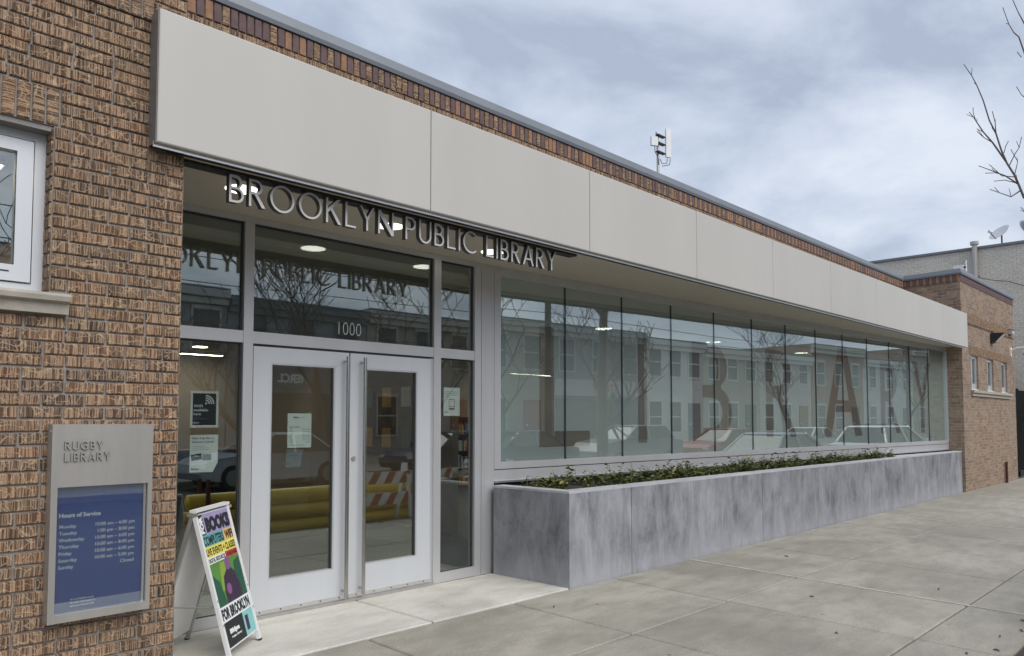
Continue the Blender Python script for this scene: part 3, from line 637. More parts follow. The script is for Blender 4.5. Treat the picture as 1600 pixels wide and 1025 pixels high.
# --- interior
CE = 3.0
obj('interior_floor', B(1.9, 23.6, 5.75, 17.0, -.02, .012), M['floor_in'], lib); obj('interior_ceiling', B(1.9, 18.85, 5.80, 17.0, CE, CE + .05), M['ceil_in'], lib)
obj('interior_wall', B(1.9, 23.6, 17.0, 17.2, 0, CE).box(1.61, 1.9, 5.67, 17.0, 0, CE).box(18.86, 19.1, 5.2, 17.0, 0, CE + .2), M['wall_in'], lib)
obj('interior_partition', B(7.0, 7.12, 7.9, 11.5, .013, CE - .001), M['wall_in'], lib); obj('lobby_beam', B(1.9, 18.85, 8.2, 8.5, 2.62, CE - .001), M['ceil_in'], lib)
obj('window_bench', MB().prism([(5.8, 5.85), (18.8, gy(18.8) + .16), (18.8, gy(18.8) + .75), (5.8, 6.45)], .92, .985), M['white'], lib)
for x0, x1, y in ((7.45, 8.28, 10.09), (8.33, 9.2, 10.09), (10.4, 11.6, 10.09), (12.6, 13.8, 10.09), (15, 16.2, 10.09), (6.7, 7.6, 16.1), (11, 13, 16.1), (16.4, 18.2, 15.9), (5.0, 6.4, 13.2), (3.0, 4.2, 13.2)):
    f = obj('linear_light', B(x0, x1, y - .07, y + .07, CE - .05, CE - .001), M['white'], lib); obj('diffuser', B(x0 + .01, x1 - .01, y - .06, y + .06, CE - .056, CE - .0505), M['lamp'], f)
for x, y in ((5.43, 9.75), (6.45, 14.6), (3.6, 12.4), (9.5, 7.2), (12.5, 7.0), (15.8, 6.8), (17.6, 9.0)):
    f = obj('round_light', MB().lathe([(.15, 0), (.15, -.03)], (x, y, CE - .001), 24), M['white'], lib); obj('diffuser', MB().lathe([(.135, 0), (.135, -.004)], (x, y, CE - .0315), 24), M['lamp'], f)
f = obj('linear_light', B(.2, 1.3, 6.0, 6.22, 3.27, 3.299), M['white'], lib); obj('diffuser', B(.22, 1.28, 6.02, 6.2, 3.262, 3.2695), M['lamp'], f)

# ================================================================== planter and its plants
pl = thing('concrete_planter', 'long board-marked grey concrete planter under the window wall', 'planter', (12.2, PY, 0))
PX0, PX1, PT = 5.53, 18.845, .868
for a, b in zip((PX0, 6.52, 9.42, 13.32), (6.52, 9.42, 13.32, PX1)):
    obj('wall_panel', B(a + (.004 if a > PX0 else 0), b - .004, PY, PY + .15, -.06, PT), M['concrete'], pl)
obj('end_wall', B(PX0, PX0 + .15, PY + .1501, 5.60, -.06, PT), M['concrete'], pl)
obj('rim', MB().prism([(PX0, PY), (PX1, PY), (PX1, PY + .15), (PX0 + .15, PY + .15), (PX0 + .15, 5.60), (PX0, 5.60)], PT + .0005, PT + .022), M['cap'], pl)
obj('solid_end', MB().prism([(15.3, PY + .151), (PX1, PY + .151), (PX1, gy(PX1) - .055), (15.3, gy(15.3) - .055)], -.06, PT + .012), M['cap'], pl)
obj('soil', MB().prism([(PX0 + .151, PY + .151), (15.299, PY + .151), (15.299, gy(15.3) + .02), (GX0, GY + .0), (PX0 + .151, 5.66)], .5, .845), M['earth'], pl)
def plant_mesh(seed):
    r = random.Random(seed); m = MB()
    for s in range(r.randint(9, 13)):
        a = r.uniform(0, 6.28); ln = r.uniform(.07, .17); tilt = r.uniform(.25, 1.1)
        d = Vector((math.cos(a) * math.sin(tilt), math.sin(a) * math.sin(tilt), math.cos(tilt)))
        b0 = Vector((r.uniform(-.04, .04), r.uniform(-.04, .04), -.01))
        for k in range(r.randint(4, 6)):
            c = b0 + d * ln * (.35 + .65 * k / 5); la = r.uniform(0, 6.28); L = r.uniform(.030, .058); w = L * r.uniform(.26, .4)
            e = Vector((math.cos(la), math.sin(la), r.uniform(-.3, .6))).normalized(); sd = e.cross(Vector((r.uniform(-.4, .4), r.uniform(-.4, .4), 1))).normalized(); up = sd.cross(e) * w * .35
            m.add([c, c + e * L * .5 + sd * w + up, c + e * L, c + e * L * .5 - sd * w + up], [(0, 1, 2), (0, 2, 3)])
        m.tube([b0, b0 + d * ln], [.0022, .0012], 4, False)
    return m.mesh('planter_plant', M['leaf'])
pms = [plant_mesh(i) for i in range(7)]
rp = random.Random(21); x = 5.80
while x < 15.25:
    y0, y1 = PY + .20, gy(x) - .10; n = 3 if y1 - y0 > .5 else 2
    for i in range(n):
        if rp.random() < .12: continue
        yy = y0 + (y1 - y0) * (i + .5) / n + rp.uniform(-.06, .06); s = rp.choice((.55, .75, .95, 1.1, 1.2, 1.45)) * rp.uniform(.9, 1.1)
        inst('planter_plant', rp.choice(pms), None, (x + rp.uniform(-.05, .05), min(max(yy, y0), y1), .845), (0, 0, rp.uniform(0, 6.28)), (s, s, s * rp.uniform(.8, 1.15)),
             label='small leafy evergreen plant in the soil of the concrete planter', cat='plant', group='plants in the concrete planter')
    x += rp.uniform(.115, .17)

# ================================================================== lettering over the entrance
sg = thing('letter_sign', 'raised metal letters BROOKLYN PUBLIC LIBRARY hung from a black rail over the entrance', 'sign', (3.75, 4.62, 2.92))
obj('rail', B(WX1 + .002, 5.615, 4.565, 4.66, 3.103, 3.164), M['black'], sg)
ws, tw = word('BROOKLYN PUBLIC LIBRARY', .088, .19)
LX0, LX1, LZ0, LH = 2.19, 5.335, 2.925, .176
for ch, lp, xo in ws:
    m = curve_mb([[((px + xo) * (LX1 - LX0) / tw, py * LH) for px, py in l_] for l_ in lp], .021)
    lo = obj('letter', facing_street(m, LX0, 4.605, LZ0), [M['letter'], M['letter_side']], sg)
    for p_ in lo.data.polygons: p_.material_index = 0 if abs(p_.normal.y) > .7 else 1  # side faces take the painted shade colour
num = thing('house_number', 'white numerals 1000 stuck on the glass above the doors', 'number', (3.84, GY, 2.295))
m = fit(text_mb('1000', .13, .0008, off=-.0035), .232, .108); obj('numerals', facing_street(m, 3.727, GY - .0015, 2.298), M['white'], num)

# ================================================================== steel hours case on the brick wall
pq = thing('hours_case', 'brushed steel wall case RUGBY LIBRARY with a blue hours of service poster', 'display case', (1.456, BY, .51))
X0, X1, Z0, Z1, YF, YB = 1.205, 1.708, .510, 1.530, BY - .095, BY - .014
wx0, wx1, wz0, wz1 = 1.236, 1.686, .552, 1.204
obj('housing', B(X0, X1, YF, YF + .02, wz1, Z1).box(X0, X1, YF, YF + .02, Z0, wz0).box(X0, wx0, YF, YF + .02, wz0, wz1).box(wx1, X1, YF, YF + .02, wz0, wz1)
    .box(X0, X0 + .003, YF + .02, YB, Z0, Z1).box(X1 - .003, X1, YF + .02, YB, Z0, Z1).box(X0 + .003, X1 - .003, YF + .02, YB, Z1 - .003, Z1).box(X0 + .003, X1 - .003, YF + .02, YB, Z0, Z0 + .003).box(X0 + .003, X1 - .003, YB - .003, YB, Z0 + .003, Z1 - .003), M['steel'], pq)
po = obj('poster', B(wx0 - .01, wx1 - .016, YF + .034, YF + .036, wz0 - .01, wz1 + .005), M['blue'], pq)
obj('liner', B(wx1 - .015, wx1 - .003, YF + .021, YF + .036, wz0 - .01, wz1 + .01), M['trim'], pq)
obj('glass', B(wx0 - .004, wx1 - .004, YF + .022, YF + .026, wz0 - .005, wz1 + .005), M['glass'], pq)
obj('lock', MB().tube([(X0 - .003, YF + .03, 1.495), (X0 + .001, YF + .03, 1.495)], .006, 10), M['trim'], pq)
for s, z in (('RUGBY', 1.398), ('LIBRARY', 1.338)):
    ws, tw = word(s, .12, .2)
    for ch, lp, xo in ws:
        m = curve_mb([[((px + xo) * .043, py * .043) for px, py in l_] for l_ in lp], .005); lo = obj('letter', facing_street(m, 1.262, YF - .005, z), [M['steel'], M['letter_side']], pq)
        for p_ in lo.data.polygons: p_.material_index = 0 if abs(p_.normal.y) > .7 else 1  # shadowed letter edges painted with the same dark side colour
def line(s, x, z, size, al='LEFT', off=0.0, mat='paper', par=po, y=YF + .0332, w=None, sx=1.0):
    m = text_mb(s, size, .0004, al, off, sx); return obj('lettering', facing_street(m, x, y, z), M[mat], par)
line('Hours of Service', 1.255, 1.044, .0295, off=.0012)
days = ('Monday', 'Tuesday', 'Wednesday', 'Thursday', 'Friday', 'Saturday', 'Sunday'); hrs = ('10:00 am – 6:00 pm', '1:00 pm – 8:00 pm', '10:00 am – 6:00 pm', '10:00 am – 8:00 pm', '10:00 am – 6:00 pm', '10:00 am – 5:00 pm', 'Closed')
for i, (d_, h_) in enumerate(zip(days, hrs)):
    line(d_, 1.257, .988 - .0350 * i, .0255, off=.0003); line(h_, 1.632, .988 - .0350 * i, .0255, 'RIGHT', .0003)
for i, s in enumerate(('Go to bklynlibrary.org', 'for more information or', 'call us at 718.230.2100')): line(s, 1.318, .612 - .017 * i, .0125, off=.0002)

# ================================================================== notices on the glass
PYN = GY + .0125
def notice(name, label, x0, x1, z0, z1, y, draw, mat='paper', poly=None):
    t = thing(name, label, 'notice', ((x0 + x1) / 2, y, z0))
    s = obj('sheet', MB().prism([(a, b) for a, b in (poly or [(x0, z0), (x1, z0), (x1, z1), (x0, z1)])], 0, .0006).map(lambda a, b, c: (a, y + .0006 - c, b)), M[mat], t)
    draw(s, t, x0, z0, y - .0008); return t
def tx(s, t, x, z, h, y, mat='ink', w=None, bold=0.0):
    m = fit(text_mb(s, .1, .0002, off=bold), w, h); return obj('lettering', facing_street(m, x, y, z), M[mat], t)
def d1(s, t, x, z, y):
    obj('dark_field', B(x + .018, x + .198, y + .0002, y + .0006, z + .018, z + .258), M['ink'], t)
    for i, r_ in enumerate((.016, .033, .050, .067)):
        a = arc(0, 0, r_, r_, 0, 90, 10); b = arc(0, 0, r_ - .009, r_ - .009, 90, 0, 10)
        obj('wifi_arc', curve_mb([a + b] if i else [arc(.004, .004, .008, .008, 0, 340, 14)], .0002).map(lambda p, q, w_: (x + .115 + p, y - w_, z + .178 + q)), M['paper'], t)
    for i, l in enumerate(('WiFi', 'available', 'here')): tx(l, t, x + .024, z + .152 - .030 * i, .020, y, 'paper', (.07, .112, .056)[i], .002)
    obj('rule', B(x + .024, x + .07, y + .0001, y + .0002, z + .078, z + .080), M['ink_grey'], t); tx('@PLUNNARBD', t, x + .024, z + .060, .009, y, 'ink_grey', .10); tx('Bklyn', t, x + .022, z + .028, .014, y, 'paper', .045, .003)
notice('wifi_notice', 'black notice WiFi available here with white border on the glass beside the doors', 2.455, 2.671, 1.497, 1.772, PYN, d1)
def d2(s, t, x, z, y):
    tx('Sign Up for a', t, x + .016, z + .246, .018, y, 'ink', .165, .002); tx('Library Card!', t, x + .016, z + .218, .018, y, 'ink', .165, .002)
    for i, w in enumerate((.10, .13, .135)): obj('text_line', B(x + .016, x + .016 + w, y + .0001, y + .0004, z + .196 - .014 * i, z + .1985 - .014 * i), M['ink_grey'], t)
    c, si = math.cos(R(8)), math.sin(R(8))
    obj('card', MB().prism([(0, 0), (.08, 0), (.08, .046), (0, .046)], 0, .0004).map(lambda a, b, e: (x + .014 + a * c - b * si, y + .0004 - e, z + .088 + a * si + b * c)), M['ink'], t)
    tx('Bklyn', t, x + .03, z + .118, .010, y - .0004, 'paper', .04, .002); obj('photo', B(x + .095, x + .165, y + .0001, y + .0004, z + .09, z + .136), M['ink_grey'], t); tx('Bklyn', t, x + .012, z + .016, .017, y, 'ink', .062, .003)
notice('library_card_notice', 'white notice Sign Up for a Library Card with a torn corner below the wifi notice', 2.457, 2.673, 1.160, 1.443, PYN, d2, poly=[(2.457, 1.163), (2.634, 1.160), (2.673, 1.232), (2.673, 1.443), (2.457, 1.442)])
def d3(s, t, x, z, y):
    tx('Bklyn', t, x + .055, z + .240, .015, y, 'ink', .055, .003); tx('Public Library', t, x + .125, z + .243, .007, y, 'ink_grey', .045); tx('Hours of Service', t, x + .018, z + .166, .010, y, 'ink', .095, .001)
    for i in range(7):
        tx(days[i], t, x + .018, z + .146 - .0175 * i, .008, y, 'ink'); m = fit(text_mb(hrs[i], .1, .0002), None, .008); wd = max(p[0] for p in m.v); obj('lettering', facing_street(m, x + .203 - wd, y, z + .146 - .0175 * i), M['ink'], t)
    obj('text_line', B(x + .018, x + .16, y + .0001, y + .0004, z + .018, z + .021), M['ink_grey'], t)
notice('door_hours_notice', 'white hours of service notice taped inside the left door glass', 3.252, 3.473, 1.326, 1.609, GY + .002, d3)
def d4(s, t, x, z, y):
    tx('BKLYN', t, x + .02, z + .118, .009, y, 'ink', .03); tx('REMINDER', t, x + .02, z + .09, .012, y, 'ink', .10); tx('Bklyn', t, x + .012, z + .025, .012, y, 'ink', .04, .003)
notice('grey_notice', 'small creased grey notice hanging below the white sheet in the left door', 3.230, 3.399, 1.165, 1.314, GY + .004, d4, 'ink_grey', poly=[(3.237, 1.170), (3.378, 1.165), (3.399, 1.312), (3.250, 1.314)])
def d5(s, t, x, z, y):
    for i in range(4): obj('text_line', B(x + .022, x + .19 - .02 * (i % 2) - .11 * (i == 3), y + .0001, y + .0004, z + .236 - .016 * i, z + .239 - .016 * i), M['ink'], t)
    obj('button', B(x + .068, x + .142, y + .0001, y + .0004, z + .062, z + .076), M['ink'], t); tx('Bklyn', t, x + .016, z + .030, .013, y, 'ink', .045, .003)
    obj('frame_mark', curve_mb([[(.068, .088), (.142, .088), (.142, .165), (.068, .165)], [(.073, .093), (.137, .093), (.137, .160), (.073, .160)]], .0002).map(lambda p, q, w_: (x + p, y - w_, z + q)), M['ink'], t)
notice('sidelight_notice', 'white notice on the narrow glass right of the doors', 4.943, 5.155, 1.595, 1.875, PYN, d5)

# ================================================================== A-frame pavement sign
af = thing('a_frame_sign', 'folding white A-frame pavement sign for books and wifi by the doors', 'sign', (2.36, 5.13, 0), R(42.5))
AW, AD, AH = .26, .262, .965
SLN = math.hypot(AD, AH)
def fp(a, b, d):    # front leaf: a across, b up the slope, d outward
    t = b / SLN; ny, nz = -AH / SLN, AD / SLN
    return (a, -AD + AD * t + ny * d, AH * t + nz * d)
def bp(a, b, d): x, y, z = fp(a, b, d); return (x, -y, z)
def leaf_box(f, a0, a1, b0, b1, d0, d1):
    m = MB().hexa([f(a0, b0, d1), f(a1, b0, d1), f(a1, b0, d0), f(a0, b0, d0), f(a0, b1, d1), f(a1, b1, d1), f(a1, b1, d0), f(a0, b1, d0)])
    if f is bp: m.f = [q[::-1] for q in m.f]
    return m
for f, nm in ((fp, 'front'), (bp, 'back')):
    for s in (-1, 1):
        mt = 'white' if f is fp else 'steel'
        obj('leg', leaf_box(f, s * AW - .014, s * AW + .014, .012, SLN - .012, -.014, .010), M[mt], af, local=True); obj('foot', leaf_box(f, s * AW - .016, s * AW + .016, .0, .0119, -.016, .012), M['black'], af, local=True)
    fr = obj(nm + '_panel', leaf_box(f, -AW + .0145, AW - .0145, .075, SLN - .03, -.006, .004), M['white'], af, local=True)
    if f is fp: front = fr
obj('ridge_cap', B(-AW - .014, AW + .014, -.022, .022, AH - .012, AH + .006), M['white'], af, local=True)
obj('hinge', B(-AW - .018, -AW - .0145, -.035, .035, AH - .035, AH - .015).box(AW + .0145, AW + .018, -.035, .035, AH - .035, AH - .015), M['steel'], af, local=True)
for s in (-1, 1): obj('spreader_bar', MB().tube([fp(s * (AW - .02), .36, -.018), bp(s * (AW - .02), .36, -.018)], .005, 8), M['steel'], af, local=True)
for s in (-1, 1):
    for b in (.24, .40): obj('bolt', MB().tube([fp(s * AW, b, .010), fp(s * AW, b, .015)], .007, 8), M['steel'], af, local=True)
P0, P1 = .085, SLN - .035; PW = AW - .018
def art(mat, a0, a1, t0, t1, d=.0048):     # a in -1..1 across, t fraction from the top
    return obj('print_block', leaf_box(fp, a0 * PW, a1 * PW, P1 - (P1 - P0) * t1, P1 - (P1 - P0) * t0, .0041, d), M[mat], front, local=True)
def art_text(s, mat, a0, a1, t0, t1, bold=.004, rot=False, d=.0052):
    m = text_mb(s, .1, .0003, off=bold)
    if rot: m.v = [(-p[1], p[0], p[2]) for p in m.v]
    w, h = (a1 - a0) * PW, (P1 - P0) * (t1 - t0); m = fit(m, w, h); b0 = P1 - (P1 - P0) * t1
    m.v = [fp(a0 * PW + p[0], b0 + p[1], d + p[2]) for p in m.v]; return obj('lettering', m, M[mat], front, local=True)
def art_poly(mat, pts, d):
    m = MB().prism([(a * PW, P1 - (P1 - P0) * t) for a, t in pts], .0041, d); m.v = [fp(p[0], p[1], p[2]) for p in m.v]; return obj('print_shape', m, M[mat], front, local=True)
art('purple', -.72, 1, 0, .155); art('ink', -1, -.721, 0, .155); art_text('FOR', 'paper', -.97, -.76, .012, .145, .006, True); art_text('BOOKS', 'ink', -.64, .97, .03, .145, .008)
art('teal', -1, .35, .1555, .245); art_text('COMPUTERS', 'ink', -.98, .32, .168, .238, .003); art('amber', .3505, 1, .1555, .245); art_text('WIFI', 'ink', .42, .96, .168, .238, .005)
art('lemon', -1, 1, .2455, .325); art_text('LIVE EVENTS + CLASSES', 'ink', -.97, .97, .26, .315, .003)
art('paper', -1, .15, .3255, .375); art_text('DIGITAL RESOURCES', 'ink', -.95, .12, .335, .368, .003); art('red', .1505, 1, .3255, .375); art_text('+ SO MUCH MORE', 'ink', .2, .97, .335, .368, .003)
art('green', -1, 1, .3755, .70); art_poly('lime', [(-.55, .60), (-.05, .60), (-.05, .39), (-.35, .39)], .0050); art_poly('dgreen', [(-1, .7), (-.45, .7), (-.6, .52), (-1, .45)], .0052); art_poly('dgreen', [(.35, .7), (1, .7), (1, .39), (.55, .42), (.4, .55)], .0052)
art_poly('plum', [(-.42, .70), (.62, .70), (.66, .62), (.45, .49), (.28, .455), (-.02, .455), (-.30, .50), (-.40, .60)], .0056)
art_poly('mauve', [(.13 + .17 * math.cos(q * .4), .415 - .052 * math.sin(q * .4)) for q in range(15)], .0060); art_poly('mauve', [(-.12 + .16 * math.cos(q * .4), .60 - .042 * math.sin(q * .4)) for q in range(15)], .0060)
art('paper', -1, 1, .7005, .815); art_text('FOR BROOKLYN', 'ink', -.96, .96, .715, .803, .006)
art('ink', -1, .28, .8155, 1); art_text('Bklyn', 'paper', -.72, -.08, .875, .92, .008); art_text('Public Library', 'paper', -.66, .02, .93, .95, .003); art('aqua', .2805, 1, .8155, 1); art('plum', .40, .62, .85, .965, .0052)

# ================================================================== fittings of the right wing
fl = thing('flood_light', 'black wedge-shaped flood light on the right brick wing', 'light', (21.50, BY, 3.42))
obj('housing', MB().add([(21.38, BY - .002, 3.42), (21.62, BY - .002, 3.42), (21.62, BY - .002, 3.66), (21.38, BY - .002, 3.66), (21.38, BY - .10, 3.44), (21.62, BY - .10, 3.44), (21.62, BY - .28, 3.63), (21.38, BY - .28, 3.63), (21.38, BY - .28, 3.66), (21.62, BY - .28, 3.66)], [(0, 1, 2, 3), (0, 4, 5, 1), (8, 3, 2, 9), (6, 7, 8, 9), (4, 7, 6, 5), (1, 5, 6, 9, 2), (0, 3, 8, 7, 4)]), M['black'], fl)
obj('lens', MB().hexa([(21.40, BY - .107, 3.443), (21.60, BY - .107, 3.443), (21.60, BY - .102, 3.446), (21.40, BY - .102, 3.446), (21.40, BY - .277, 3.622), (21.60, BY - .277, 3.622), (21.60, BY - .272, 3.628), (21.40, BY - .272, 3.628)]), M['paper'], fl)
obj('conduit', MB().tube([(21.5, BY - .02, 3.66), (21.5, BY - .03, 3.70), (21.5, BY + .01, 3.73)], .012, 6), M['black'], fl)
el = thing('junction_box', 'small pale grey box high on the end of the right brick wing', 'box', (23.40, BY, 3.80)); obj('case', B(23.28, 23.56, BY - .10, BY - .012, 3.80, 3.90), M['alu'], el); obj('lid', B(23.27, 23.57, BY - .115, BY - .01, 3.9005, 3.915), M['black'], el)
ca = thing('security_camera', 'white dome security camera on a wall arm at the corner of the wing', 'camera', (23.45, BY, 3.25)); obj('wall_plate', B(23.40, 23.52, BY - .03, BY - .001, 3.22, 3.46), M['white'], ca)
obj('arm', MB().tube([(23.46, BY - .03, 3.38), (23.46, BY - .16, 3.43), (23.46, BY - .34, 3.44), (23.46, BY - .36, 3.38)], .026, 8), M['white'], ca); obj('hood', MB().lathe([(.03, .09), (.075, .06), (.085, 0), (.080, -.02)], (23.46, BY - .36, 3.30), 16), M['white'], ca, smooth=True); obj('dome', MB().lathe([(.070, -.02), (.055, -.06), (.02, -.08)], (23.46, BY - .36, 3.30), 16), M['black'], ca, smooth=True)
solo('rusty_pipe', MB().tube([(22.42, BY - .05, -.03), (22.42, BY - .05, .52)], .032, 10), M['rust'], 'short rusty iron pipe standing against the foot of the right brick wing', 'pipe', (22.42, BY - .05, -.005))
fn = thing('metal_fence', 'black metal picket fence with a sheeted lower part beside the right wing', 'fence', (25.5, 4.80, 0))
obj('sheet', B(24.0, 26.95, 4.80, 4.815, .12, 1.64), M['black'], fn)
for z in (.15, 1.66, 2.22): obj('rail', B(24.0, 26.95, 4.765, 4.799, z, z + .04), M['black'], fn)
for x in (24.0, 25.45, 26.91): obj('post', B(x, x + .06, 4.76, 4.82, -.02, 2.45), M['black'], fn)
for i in range(24): obj('picket', B(24.14 + i * .117, 24.158 + i * .117, 4.742, 4.7645, .16, 2.40), M['black'], fn)

# ================================================================== roof aerials
an = thing('panel_aerial', 'pole mounted white panel aerial with a small radio box on the library roof', 'antenna', (10.75, 7.0, 4.15))
obj('mast', MB().tube([(10.75, 7, 4.15), (10.75, 7, 6.30)], .022, 10), M['steel'], an); obj('base_plate', B(10.6, 10.9, 6.85, 7.15, 4.1505, 4.17), M['steel'], an)
obj('panel', MB().hexa([(10.85, 6.90, 5.94), (10.94, 6.86, 5.94), (10.955, 6.89, 5.94), (10.865, 6.93, 5.94), (10.85, 6.90, 6.42), (10.94, 6.86, 6.42), (10.955, 6.89, 6.42), (10.865, 6.93, 6.42)]), M['white'], an)
obj('radio_box', MB().hexa([(10.54, 6.98, 6.08), (10.64, 6.92, 6.08), (10.66, 6.96, 6.08), (10.56, 7.02, 6.08), (10.54, 6.98, 6.23), (10.64, 6.92, 6.23), (10.66, 6.96, 6.23), (10.56, 7.02, 6.23)]), M['white'], an)
for z in (6.0, 6.15, 6.28): obj('bracket', B(10.66, 10.87, 6.925, 6.985, z - .011, z + .011), M['black'], an)
for pts in ([(10.62, 6.95, 6.23), (10.64, 6.96, 6.32), (10.72, 6.98, 6.27)], [(10.60, 6.96, 6.08), (10.62, 6.97, 5.98), (10.72, 6.98, 5.93), (10.74, 6.97, 5.80)], [(10.88, 6.90, 5.92), (10.88, 6.91, 5.84), (10.80, 6.95, 5.82), (10.76, 6.97, 5.90)], [(10.94, 6.88, 5.92), (10.93, 6.89, 5.82), (10.80, 6.95, 5.78)]): obj('cable', MB().tube(pts, .006, 5), M['black'], an)
a2 = thing('box_aerial', 'short white pole with a white radio box on the corner of the right wing roof', 'antenna', (20.5, 4.85, 4.76))
obj('pole', MB().tube([(20.5, 4.80, 4.76), (20.5, 4.80, 5.35)], .018, 8), M['white'], a2); obj('radio_box', B(20.46, 20.54, 4.85, 5.06, 5.13, 5.25), M['white'], a2); obj('bracket', B(20.48, 20.52, 4.80, 4.85, 5.17, 5.21), M['black'], a2)

# ================================================================== neighbouring grey building
gb = thing('grey_brick_building', 'tall pale grey painted brick building beyond the library', 'building', (33, 12, 0))
obj('wall', B(27.0, 42, 4.5, 22, -.1, 6.86), M['brick_grey'], gb); obj('coping', B(26.94, 42.05, 4.44, 22.05, 6.8605, 6.93), M['coping'], gb)
obj('flue_pipe', MB().tube([(26.88, 6.05, 3.6), (26.88, 6.05, 6.98)], .075, 12), M['steel'], gb); obj('flue_cap', MB().tube([(26.88, 6.05, 6.981), (26.88, 6.05, 7.08)], .12, 12), M['steel'], gb)
for z in (4.6, 6.0): obj('pipe_strap', B(26.955, 26.999, 5.95, 6.15, z, z + .04), M['steel'], gb)
solo('overhead_wire', MB().tube([(20.6, 4.95, 5.05), (23.5, 5.6, 5.52), (26.9, 5.52, 5.80), (26.9, 5.2, 5.74), (26.9, 4.8, 5.56), (26.9, 4.52, 5.5)], .010, 5), M['black'], 'thin black wire slung from the wing roof to the grey building', 'wire', (26.9, 4.52, 5.5))
def dish(y, label, s, aim):
    t = thing('satellite_dish', label, 'satellite dish', (27.25, y, 6.93), group=None); q = Vector(aim).to_track_quat('Z', 'Y').to_matrix(); c = Vector((27.20, y, 7.27))
    prof = [(.02, 0), (.12, .012), (.22, .042), (.29, .075), (.295, .082), (.28, .085), (.2, .05), (.02, .015)]
    m = MB().lathe([(a * s, b * s) for a, b in prof], (0, 0, 0), 24); m.v = [tuple(c + q @ Vector((p[0], p[1] * 1.1, p[2]))) for p in m.v]; obj('reflector', m, M['alu'], t, smooth=True)
    tip = c + q @ Vector((0, -.30 * s, .36 * s)); obj('feed_arm', MB().tube([c + q @ Vector((0, -.26 * s, .02)), tip], .014, 6), M['black'], t); obj('feed_horn', MB().tube([tip, tip + (c - tip) * .22], [.05 * s, .035 * s], 8), M['white'], t); obj('mast', MB().tube([(27.30, y, 6.931), (27.30, y, 7.22), c - q @ Vector((0, 0, .01))], .022, 8), M['black'], t)
dish(5.40, 'pale grey satellite dish on the parapet beside the flue pipe', 1.0, (-.62, .35, .70)); dish(4.72, 'dark satellite dish at the street corner of the grey parapet', 1.0, (.4, -.5, .6))

# ================================================================== trees
def tree_mb(seed, H, spread, r0):
    r = random.Random(seed); tr = MB(); cr = MB()
    def grow(m, p, d, L, rad, lev):
        n = 4; pts = [p]; q = p.copy(); dd = d.copy()
        for i in range(n):
            dd = (dd + Vector((r.uniform(-.2, .2), r.uniform(-.2, .2), r.uniform(-.02, .16)))).normalized(); q = q + dd * L / n; pts.append(q.copy())
        rr = [max(rad * (1 - .55 * i / n), .011) for i in range(n + 1)]; m.tube(pts, rr, 7 if lev == 0 else (5 if lev < 3 else 3), lev == 0)
        if lev >= 5 or L < .22: return
        for k in range(3 if lev < 3 else 2 + (r.random() < .5)):
            i = r.randint(2, n); az = r.uniform(0, 6.28); up = r.uniform(.35, .9)
            nd = (dd * .75 + Vector((math.cos(az) * spread, math.sin(az) * spread, up * .6))).normalized(); grow(cr, pts[i], nd, L * r.uniform(.62, .82), rr[i] * r.uniform(.55, .72), lev + 1)
    grow(tr, Vector((0, 0, -.05)), Vector((0, 0, 1)), H * .36, r0, 0); return tr, cr
TV = []
for sd, H in ((3, 7.4), (8, 6.6), (15, 8.0)):
    a, b = tree_mb(sd, H, .95, .17); TV.append((a.mesh('trunk', M['bark'], True), b.mesh('crown', M['bark'])))
def tree(x, y, z, v, rz, label, s=1.0):
    t = thing('bare_tree', label, 'tree', (x, y, z), rz, 'bare street trees'); t.scale = (s, s, s)
    for nm, me in zip(('trunk', 'crown'), TV[v]):
        o = bpy.data.objects.new(nm, me); COL.objects.link(o); o.parent = t
for i, (x, v, s) in enumerate(((13.4, 0, 1.25), (23.7, 1, 1.2), (36.6, 2, 1.0), (50.0, 0, .95), (4.0, 2, 1.0), (17.6, 2, 1.05), (10.6, 1, 1.1))):
    tree(x, -9.9, -.08, v, i * 1.7, ('bare street tree across the road facing the entrance', 'bare street tree across the road facing the planter', 'bare street tree across the road facing the right wing', 'bare street tree across the road past the grey building', 'bare street tree across the road facing the left wing', 'bare street tree across the road between the navy and the silver car', 'bare street tree across the road beside the silver car')[i], s)
nt_ = thing('bare_street_tree', 'bare budding street tree on the near kerb with twigs against the sky', 'tree', (11.4, 1.62, sz(1.62)))
obj('trunk', MB().tube([(11.4, 1.62, -.1), (11.42, 1.60, 1.2), (11.38, 1.63, 2.4), (11.4, 1.66, 3.5), (11.4, 1.74, 4.06), (11.4, 1.86, 4.33)], [.13, .11, .10, .08, .06, .045], 10), M['bark'], nt_, smooth=True)
def px(u, v, dx=0.0):      # local sketch grid of the limb -> metres in the tree's own plane
    return (11.4 + dx, 1.995 + (324 - u) * .002455, 4.528 + (780 - v) * .00345 + (324 - u) * .0002)
tw_ = MB(); rt = random.Random(4)
